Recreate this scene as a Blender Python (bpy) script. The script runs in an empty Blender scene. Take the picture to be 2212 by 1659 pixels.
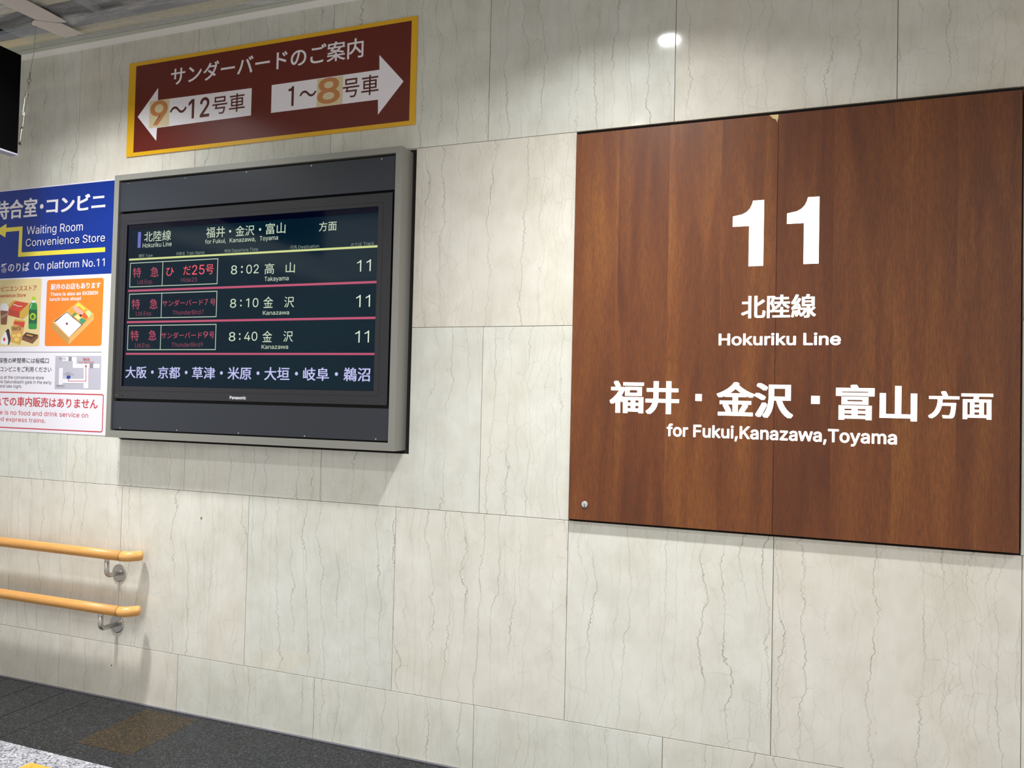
import bpy, bmesh, math, random
from mathutils import Matrix, Vector, noise
from mathutils.geometry import tessellate_polygon

random.seed(7)
SC = bpy.context.scene
COL = SC.collection
SCREEN_TEXT = [["北陸線",-2.1853,-2.0167,2.2894,2.3402,"pale"],["Hokuriku Line",-2.1927,-2.0106,2.2612,2.2832,"pale"],["福井",-1.803,-1.6924,2.2887,2.3403,"pale"],["金沢",-1.6309,-1.5231,2.2878,2.3369,"pale"],["富山",-1.4597,-1.3506,2.2882,2.3397,"pale"],["方面",-1.17,-1.078,2.2864,2.3288,"pale"],["for Fukui,",-1.8072,-1.6848,2.2616,2.281,"pale"],["Kanazawa,",-1.6634,-1.514,2.2609,2.281,"pale"],["Toyama",-1.4918,-1.3895,2.2609,2.2815,"pale"],["種別",-2.2162,-2.181,2.2139,2.2292,"dimpale"],["Type",-2.1724,-2.1278,2.2137,2.228,"dimpale"],["列車名",-1.9803,-1.9282,2.2129,2.2296,"dimpale"],["Train Name",-1.9172,-1.8091,2.2137,2.229,"dimpale"],["時刻",-1.6906,-1.6556,2.2139,2.2299,"dimpale"],["Departure Time",-1.6478,-1.4989,2.2145,2.2298,"dimpale"],["行先",-1.3199,-1.2836,2.2123,2.2304,"dimpale"],["Destination",-1.2764,-1.1669,2.2136,2.228,"dimpale"],["のりば",-1.001,-0.9467,2.2112,2.2261,"dimpale"],["Track",-0.9383,-0.8847,2.2123,2.2262,"dimpale"],["特",-2.249,-2.1973,2.1142,2.1635,"rose"],["急",-2.1367,-2.0861,2.1138,2.1625,"rose"],["Ltd.Exp.",-2.2179,-2.1211,2.0815,2.1016,"dimrose"],["ひ",-2.0391,-1.991,2.1154,2.1554,"red"],["だ",-1.9328,-1.888,2.1166,2.1605,"red"],["25",-1.88,-1.8056,2.1163,2.1617,"red"],["号",-1.7976,-1.7512,2.1151,2.1616,"red"],["Hida25",-1.9451,-1.8477,2.0829,2.1024,"dimrose"],["8",-1.6492,-1.6144,2.1098,2.151,"pale"],["02",-1.5616,-1.4916,2.1099,2.1507,"pale"],["高",-1.4583,-1.4055,2.1031,2.1535,"pale"],["山",-1.342,-1.2929,2.1052,2.1528,"pale"],["Takayama",-1.4583,-1.3246,2.0715,2.0917,"pale"],["1",-0.9672,-0.9463,2.0976,2.148,"paleb"],["1",-0.9201,-0.8983,2.098,2.149,"paleb"],["特",-2.2497,-2.1981,1.9565,2.0069,"rose"],["急",-2.1359,-2.0854,1.956,2.0052,"rose"],["Ltd.Exp.",-2.2206,-2.1175,1.9254,1.9448,"dimrose"],["サンダーバード",-2.0558,-1.8083,1.967,1.9971,"rose"],["7",-1.7979,-1.7801,1.9683,1.996,"rose"],["号",-1.7656,-1.7332,1.9653,1.9969,"rose"],["ThunderBird7",-1.9901,-1.8022,1.925,1.9453,"dimrose"],["8",-1.6483,-1.6133,1.9523,1.9934,"pale"],["10",-1.5564,-1.4875,1.9527,1.9935,"pale"],["金",-1.4597,-1.4056,1.9475,1.9992,"pale"],["沢",-1.3443,-1.2906,1.9468,1.9963,"pale"],["Kanazawa",-1.4606,-1.3161,1.9153,1.934,"pale"],["1",-0.9671,-0.9442,1.9407,1.9945,"paleb"],["1",-0.919,-0.8971,1.9413,1.9942,"paleb"],["特",-2.2501,-2.1985,1.8003,1.8506,"rose"],["急",-2.1355,-2.0859,1.8014,1.8512,"rose"],["Ltd.Exp.",-2.2191,-2.1201,1.7676,1.788,"dimrose"],["サンダーバード",-2.0557,-1.8079,1.8095,1.8401,"rose"],["9",-1.7997,-1.772,1.8128,1.8411,"rose"],["号",-1.7645,-1.7345,1.8093,1.8408,"rose"],["ThunderBird9",-1.9897,-1.8006,1.7691,1.7897,"dimrose"],["8",-1.6492,-1.6119,1.7954,1.8371,"pale"],["40",-1.5609,-1.4873,1.7966,1.8372,"pale"],["金",-1.4588,-1.4054,1.7896,1.8418,"pale"],["沢",-1.3435,-1.2913,1.79,1.8394,"pale"],["Kanazawa",-1.4616,-1.316,1.7584,1.7774,"pale"],["1",-0.9665,-0.9436,1.7851,1.8369,"paleb"],["1",-0.9192,-0.8972,1.7855,1.8374,"paleb"],["大阪",-2.2745,-2.1391,1.6147,1.673,"lav"],["京都",-2.0672,-1.9317,1.6154,1.6732,"lav"],["草津",-1.8587,-1.7221,1.6151,1.6728,"lav"],["米原",-1.6492,-1.514,1.6153,1.6741,"lav"],["大垣",-1.4413,-1.3039,1.6145,1.6745,"lav"],["岐阜",-1.2309,-1.0943,1.6155,1.6737,"lav"],["鵜沼",-1.0201,-0.8856,1.6151,1.6751,"lav"]]
SCREEN_DOTS = [[-1.662,2.3142,0.0064],[-1.4911,2.3133,0.0064],[-1.5869,2.1423,0.0049],[-1.5867,2.1187,0.0049],[-1.5866,1.9844,0.0045],[-1.5857,1.9615,0.0045],[-1.5872,1.8277,0.0045],[-1.5863,1.8049,0.0045]]
SCREEN_LAVDOTS = [[-2.1031,1.6457,0.0083],[-1.8945,1.6458,0.0083],[-1.6856,1.6453,0.0083],[-1.4769,1.6463,0.0083],[-1.2664,1.646,0.0083],[-1.0566,1.6461,0.0083]]
SCREEN_LINES = [["yel",[-2.2773,-0.8643,2.2004,2.2098]],["pink",[-2.2765,-0.8643,2.0438,2.054]],["pink",[-2.2772,-0.8635,1.8875,1.8977]],["pink",[-2.2766,-0.8626,1.7304,1.7398]]]
SCREEN_BOXES = [[-2.2693,-1.7263,2.0663,2.1888,-2.0612],[-2.2687,-1.7254,1.9098,2.0342,-2.0608],[-2.2695,-1.7239,1.7535,1.8769,-2.0588]]
SCREEN_BAR = [-2.2255,-2.2065,2.262,2.3407]
SCREEN_IMAGE = [-2.2794,-2.2621,2.1503,2.3515]
BRANDMARK = [["Panasonic",-1.6283,-1.5357,1.5234,1.5381]]
PANEL_TEXT = [["北陸線",0.6555,0.9153,1.872,1.9579,"b"],["Hokuriku Line",0.5757,0.9993,1.7721,1.8163,"b"],["福井",0.1628,0.4329,1.5068,1.6345,"b"],["金沢",0.5721,0.8423,1.5043,1.6346,"b"],["富山",0.9856,1.2452,1.5054,1.631,"b"],["方面",1.2792,1.473,1.5187,1.6132,"b"],["for Fukui,Kanazawa,Toyama",0.3878,1.1834,1.424,1.471,"b"]]
PANEL_ONES = [[0.6197,0.7333,2.0671,2.3127],[0.8116,0.9241,2.0678,2.3121]]
PANEL_DOTS = [[0.4935,0.5175,1.5613,1.5877],[0.903,0.9322,1.5597,1.5887]]
GUIDE_INNER = [-2.3493,-0.7668,2.7774,3.2241]
GUIDE_TEXT = [["サンダーバードのご案内",-2.1182,-1.0086,3.0875,3.1796,"white"],["～",-2.1182,-2.0115,2.9442,2.9815,"brown"],["12",-2.0003,-1.8707,2.9079,3.0053,"brown"],["号車",-1.8528,-1.6582,2.9126,3.003,"brown"],["1",-1.4089,-1.3777,2.9053,2.999,"brown"],["～",-1.3461,-1.2535,2.9386,2.9706,"brown"],["号車",-1.1118,-0.9251,2.9088,3.0006,"brown"]]
GUIDE_NUM = [["9",-2.244,-2.1321,2.8982,3.0205],["8",-1.2471,-1.1258,2.8955,3.0139]]
GUIDE_ARROWS = [[[-2.3277,2.9539],[-2.1993,3.0885],[-2.1984,3.0255],[-1.6202,3.0185],[-1.6201,2.8857],[-2.1977,2.884],[-2.2005,2.8186]],[[-1.5051,3.0188],[-0.9234,3.0183],[-0.9256,3.0858],[-0.7994,2.9506],[-0.9244,2.8145],[-0.9266,2.8831],[-1.5042,2.8852]]]
GUIDE_PATCH = [[-2.2506,-2.1226,2.8876,3.025],[-1.2501,-1.1116,2.8835,3.0143]]
POSTER_SPLIT = 2.1551
POSTER_TEXT = [["待合室",-3.3384,-3.018,2.4833,2.589,"white",0.03],["コンビニ",-2.9499,-2.5299,2.4964,2.582,"white",0.04],["Waiting Room",-3.0898,-2.6809,2.3906,2.4343,"white",0.012],["Convenience Store",-3.0893,-2.5205,2.3242,2.3651,"white",0.012],["11番のりば",-3.3464,-3.0602,2.1883,2.2384,"white",0.01],["On platform No.11",-3.0227,-2.52,2.1963,2.236,"white",0.01],["コンビニエンスストア",-3.3369,-2.9973,2.0832,2.1118,"rust",0.02],["Convenience Store",-3.3306,-3.0774,2.0504,2.0691,"rust",0.015],["駅弁のお店もあります",-2.8952,-2.5412,2.081,2.1141,"white",0.03],["There is also an EKIBEN",-2.8969,-2.5583,2.0487,2.0676,"white",0.02],["lunch box shop!",-2.8994,-2.6743,2.0221,2.0404,"white",0.02],["SNACK",-3.1766,-3.1003,1.8687,1.8888,"darkb",0],["茶",-3.0306,-3.0057,1.9315,1.9514,"dgreen",0.03],["深夜の時間帯には桜橋口",-3.2649,-2.8886,1.6883,1.7177,"ink",0.01],["コンビニをご利用ください",-3.2503,-2.867,1.6411,1.6705,"ink",0.01],["You can buy at the convenience store",-3.3774,-2.9211,1.6035,1.6206,"ink",0],["near the Sakurabashi gate in the early",-3.3253,-2.8634,1.579,1.596,"ink",0],["morning and late night.",-3.3601,-3.0812,1.5547,1.5717,"ink",0],["現在地",-2.6436,-2.5966,1.7057,1.7185,"redt",0.01],["You are here",-2.6739,-2.5674,1.692,1.702,"redt",0.01],["コンビニ",-2.7593,-2.7266,1.6381,1.6456,"ink",0],["Convenience Store",-2.7786,-2.7044,1.6308,1.6357,"ink",0],["桜橋口改札口",-2.8239,-2.7666,1.5675,1.5747,"ink",0],["中央口改札",-2.8136,-2.7608,1.7109,1.7181,"ink",0],["特急での車内販売はありません",-3.3457,-2.5314,1.4544,1.5067,"redt",0.015],["There is no food and drink service on",-3.3326,-2.5953,1.4079,1.4323,"redt",0.005],["limited express trains.",-3.3401,-2.8955,1.3718,1.3941,"redt",0.005]]
POSTER_DOT = [-2.9851,2.5374,0.013]
POSTER_ARROW = [["yellow",[[-3.3353,2.4234],[-3.2472,2.4585],[-3.2479,2.4362],[-3.1228,2.437],[-3.1227,2.2941],[-2.5197,2.2936],[-2.5197,2.2696],[-3.1487,2.2705],[-3.147,2.414],[-3.2486,2.4131],[-3.2533,2.3827]]]]
POSTER_ILLS = {"bento_print":[["tan",[[-2.8739,1.9095],[-2.6919,2.0146],[-2.5807,1.9478],[-2.7471,1.8234]]],["tan2",[[-2.8739,1.9095],[-2.7471,1.8234],[-2.7507,1.7847],[-2.876,1.8774]]],["tan3",[[-2.7471,1.8234],[-2.5807,1.9478],[-2.5793,1.9178],[-2.7507,1.7847]]],["dbrown",[[-2.8607,1.9122],[-2.7711,1.9636],[-2.6564,1.8928],[-2.7473,1.8276]]],["ricew",[[-2.8567,1.9079],[-2.8365,1.9188],[-2.7945,1.946],[-2.7709,1.9595],[-2.7516,1.948],[-2.7284,1.931],[-2.6979,1.914],[-2.6637,1.8921],[-2.7491,1.8268]]],["egg",[[-2.762,1.9682],[-2.6916,2.0076],[-2.5897,1.9466],[-2.6565,1.8956]]],["yellow",[[-2.7274,1.9836],[-2.6916,2.0076],[-2.6384,1.9735],[-2.6529,1.9697],[-2.6872,1.9938],[-2.7197,1.9779]]],["pinkp",[[-2.7293,1.985],[-2.7093,1.9929],[-2.6523,1.9587],[-2.6589,1.9437],[-2.6888,1.9525],[-2.7154,1.9667]]],["lgreen",[[-2.6377,1.9598],[-2.6163,1.969],[-2.5916,1.9466],[-2.6142,1.9265],[-2.6369,1.9433]]],["orangep",[[-2.6521,1.9546],[-2.6373,1.9515],[-2.6201,1.9348],[-2.6322,1.9213],[-2.6545,1.9299],[-2.6626,1.9437]]],["green2",[[-2.6799,1.922],[-2.6581,1.9272],[-2.6319,1.9158],[-2.6565,1.8964],[-2.6755,1.9082]]],["green2",[[-2.7328,1.9449],[-2.7113,1.9584],[-2.7005,1.9513],[-2.7213,1.9378]]],["cream",[[-2.7176,1.9364],[-2.6922,1.947],[-2.6656,1.93],[-2.6833,1.9166]]],["plumd",[[-2.6635,1.941],[-2.6642,1.9384],[-2.6664,1.9363],[-2.6695,1.9352],[-2.6731,1.9353],[-2.6765,1.9365],[-2.6788,1.9386],[-2.6797,1.9413],[-2.6791,1.9439],[-2.6769,1.946],[-2.6737,1.9471],[-2.6701,1.947],[-2.6668,1.9458],[-2.6645,1.9437]]],["plum",[[-2.7592,1.8997],[-2.7598,1.8973],[-2.7618,1.8954],[-2.7647,1.8943],[-2.7681,1.8944],[-2.7711,1.8955],[-2.7733,1.8974],[-2.7742,1.8999],[-2.7735,1.9022],[-2.7716,1.9042],[-2.7686,1.9052],[-2.7653,1.9051],[-2.7622,1.904],[-2.7601,1.9021]]]],"bottle_print":[["lime",[[-3.0309,2.0493],[-3.0044,2.0486],[-3.0049,2.0288],[-3.0314,2.0294]]],["ricew",[[-3.0299,2.0294],[-3.0049,2.0288],[-3.0027,2.016],[-3.0308,2.0166]]],["bgreen",[[-3.0378,2.0168],[-2.9988,2.0159],[-2.992,2.0059],[-2.9889,1.9917],[-2.9861,1.8814],[-2.9919,1.873],[-3.0418,1.8736],[-3.0489,1.8822],[-3.05,1.9958],[-3.0452,2.0099]]],["dgreen",[[-3.0483,1.9787],[-2.9886,1.9775],[-2.9865,1.9035],[-3.0485,1.9034]]],["lime",[[-2.9955,1.9409],[-2.9973,1.9326],[-3.0032,1.926],[-3.0121,1.9224],[-3.0221,1.9226],[-3.0314,1.9264],[-3.0381,1.9332],[-3.0408,1.9416],[-3.039,1.95],[-3.033,1.9566],[-3.0242,1.9602],[-3.0141,1.96],[-3.0048,1.9561],[-2.9982,1.9493]]],["ricew",[[-3.0336,2.011],[-3.0297,2.0109],[-3.0381,1.987],[-3.0428,1.9871]]]],"cup_print":[["ricew",[[-3.2609,2.0181],[-3.2245,2.0167],[-3.216,2.0093],[-3.2066,1.999],[-3.2058,1.9918],[-3.2081,1.976],[-3.2382,1.9737],[-3.2677,1.98],[-3.2689,2.0003],[-3.2654,2.0103]]],["cupb",[[-3.2677,1.9794],[-3.21,1.9746],[-3.2149,1.9027],[-3.222,1.8999],[-3.2543,1.9004],[-3.2606,1.9033]]],["cupl",[[-3.2611,1.9481],[-3.2134,1.9632],[-3.2143,1.9502],[-3.2594,1.9336]]]],"red_box_print":[["ochre",[[-3.1751,2.0314],[-3.153,2.0294],[-3.2046,1.9846],[-3.2058,2.0076]]],["redp",[[-3.153,2.0294],[-3.0533,2.0143],[-3.1179,1.9686],[-3.2046,1.9846]]],["redp2",[[-3.2046,1.9846],[-3.1179,1.9686],[-3.12,1.9349],[-3.2088,1.953]]],["ochre",[[-3.0533,2.0135],[-3.0434,1.9616],[-3.0951,1.9283],[-3.12,1.9349],[-3.1179,1.9686]]],["ricew",[[-3.1687,2.0097],[-3.1519,2.0099],[-3.1356,2.0018],[-3.1017,1.9997],[-3.1016,1.9968],[-3.1374,1.9984],[-3.1517,2.0059],[-3.1676,2.0045]]]],"snack_print":[["ochre",[[-3.1547,1.9297],[-3.0765,1.9209],[-3.0788,1.9053],[-3.106,1.7888],[-3.1786,1.8062],[-3.1767,1.8435],[-3.1695,1.895]]],["snack",[[-3.1602,1.9063],[-3.0812,1.8911],[-3.0907,1.8342],[-3.1027,1.8001],[-3.1749,1.8119],[-3.1771,1.8521]]],["redp",[[-3.1589,1.9192],[-3.0761,1.9123],[-3.0834,1.8811],[-3.1217,1.8944],[-3.1611,1.902]]],["cream2",[[-3.1401,1.8389],[-3.1414,1.8352],[-3.1454,1.8322],[-3.1514,1.8306],[-3.1582,1.8306],[-3.1643,1.8323],[-3.1687,1.8354],[-3.1704,1.8391],[-3.1691,1.8428],[-3.1651,1.8458],[-3.1591,1.8474],[-3.1523,1.8473],[-3.1462,1.8456],[-3.1418,1.8426]]],["cream2",[[-3.0998,1.8406],[-3.1013,1.8361],[-3.1062,1.8326],[-3.1134,1.8307],[-3.1215,1.8307],[-3.1289,1.8328],[-3.1342,1.8364],[-3.1362,1.8408],[-3.1347,1.8453],[-3.1298,1.8488],[-3.1226,1.8508],[-3.1145,1.8507],[-3.1071,1.8486],[-3.1018,1.845]]],["cream2",[[-3.1151,1.8173],[-3.1166,1.8124],[-3.1215,1.8084],[-3.1287,1.8063],[-3.1368,1.8063],[-3.1443,1.8085],[-3.1496,1.8125],[-3.1517,1.8175],[-3.1501,1.8225],[-3.1453,1.8264],[-3.138,1.8286],[-3.1299,1.8285],[-3.1225,1.8263],[-3.1172,1.8223]]]],"rice_ball_print":[["dark",[[-3.222,1.864],[-3.2046,1.8776],[-3.1943,1.8723],[-3.1797,1.8263],[-3.1808,1.8091],[-3.1936,1.7885],[-3.2037,1.7885]]],["ricew",[[-3.2239,1.8617],[-3.2156,1.8581],[-3.1978,1.812],[-3.1998,1.7905],[-3.2097,1.7886],[-3.2525,1.7965],[-3.2578,1.8037],[-3.2504,1.8296]]],["redt",[[-3.2199,1.8194],[-3.2205,1.8151],[-3.2228,1.8117],[-3.2262,1.8099],[-3.2302,1.8099],[-3.2339,1.8118],[-3.2365,1.8152],[-3.2376,1.8195],[-3.237,1.8237],[-3.2347,1.8271],[-3.2313,1.829],[-3.2273,1.8289],[-3.2237,1.827],[-3.221,1.8236]]]],"chocolate_print":[["cupb",[[-3.0644,1.8568],[-2.9732,1.8418],[-2.9739,1.8263],[-3.0141,1.7941],[-3.0956,1.8158],[-3.0908,1.8357]]],["dbrown",[[-3.0644,1.8568],[-2.9732,1.8418],[-3.0233,1.8196],[-3.0908,1.8357]]],["ochre",[[-3.056,1.8467],[-3.0106,1.8379],[-3.0161,1.8323],[-3.0636,1.8411]]]]}
POSTER_BEIGE = [-3.5868,-2.9642,1.7801,2.1474]
POSTER_ORANGE = [-2.9242,-2.5211,1.7811,2.1356]
POSTER_RULE = [-3.574,-2.5188,1.7475,1.7499]
POSTER_MAP = [["mapg",[[-2.8418,1.7285],[-2.5192,1.7299],[-2.5162,1.5553],[-2.8394,1.5533]]],["ricew",[[-2.7942,1.723],[-2.7482,1.7241],[-2.7471,1.7021],[-2.7922,1.7012]]],["mapd",[[-2.7482,1.7241],[-2.7242,1.7241],[-2.7231,1.7021],[-2.7471,1.7021]]],["ricew",[[-2.7242,1.7241],[-2.6895,1.7242],[-2.6898,1.6878],[-2.5975,1.6882],[-2.5973,1.6658],[-2.7147,1.665],[-2.7153,1.7022],[-2.7231,1.7021]]],["mapd",[[-2.5975,1.6882],[-2.572,1.6877],[-2.5709,1.666],[-2.5973,1.6658]]],["ricew",[[-2.572,1.6877],[-2.5277,1.6879],[-2.5266,1.6654],[-2.5709,1.666]]],["ricew",[[-2.637,1.6656],[-2.6041,1.6658],[-2.5997,1.5594],[-2.6325,1.5589]]],["ricew",[[-2.7817,1.6077],[-2.6342,1.6088],[-2.6331,1.5864],[-2.7818,1.5844]]],["ricew",[[-2.811,1.6644],[-2.7824,1.6646],[-2.78,1.5753],[-2.8095,1.5749]]],["bluem",[[-2.7541,1.6252],[-2.7288,1.6255],[-2.7288,1.609],[-2.7545,1.6087]]],["redt",[[-2.7426,1.6066],[-2.7396,1.6066],[-2.7391,1.5972],[-2.6196,1.5988],[-2.6234,1.6753],[-2.6199,1.6753],[-2.616,1.5962],[-2.742,1.5946]]],["redt",[[-2.6157,1.6763],[-2.6162,1.674],[-2.6178,1.6723],[-2.6201,1.6712],[-2.6228,1.6712],[-2.6252,1.6722],[-2.627,1.674],[-2.6277,1.6762],[-2.6272,1.6784],[-2.6256,1.6802],[-2.6233,1.6812],[-2.6206,1.6812],[-2.6182,1.6803],[-2.6164,1.6785]]],["redt",[[-2.7377,1.6044],[-2.738,1.6033],[-2.7389,1.6023],[-2.7403,1.6018],[-2.7419,1.6018],[-2.7433,1.6023],[-2.7443,1.6032],[-2.7447,1.6043],[-2.7444,1.6054],[-2.7435,1.6063],[-2.7421,1.6068],[-2.7406,1.6069],[-2.7391,1.6064],[-2.7381,1.6055]]]]
POSTER_REDBOX = [-3.355,-2.4922,1.3345,1.5319]
WIRE = [[-2.7632,-0.244,3.3883],[-2.7628,-0.2507,3.238],[-2.7719,-0.2592,3.1365],[-2.7699,-0.2619,3.1035],[-2.7716,-0.263,3.0902],[-2.7724,-0.2642,3.0752],[-2.7747,-0.2683,3.0257],[-2.7758,-0.2733,2.9656],[-2.777,-0.2782,2.9069],[-2.7773,-0.2828,2.8523],[-2.7822,-0.2838,2.8398],[-2.7821,-0.2888,2.7801],[-2.7766,-0.29,2.7655]]
CAM = {"loc":[0.8431586930682883,-3.0,1.537793448487105],"right":[0.9388906384347192,0.34339190052069263,0.023798565428025754],"up":[-0.013977616779506468,-0.03104707215589929,0.9994201846769514],"back":[0.34393167241301076,-0.9386789024833428,-0.02435000500731643],"W":0.7823295279698939}

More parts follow.
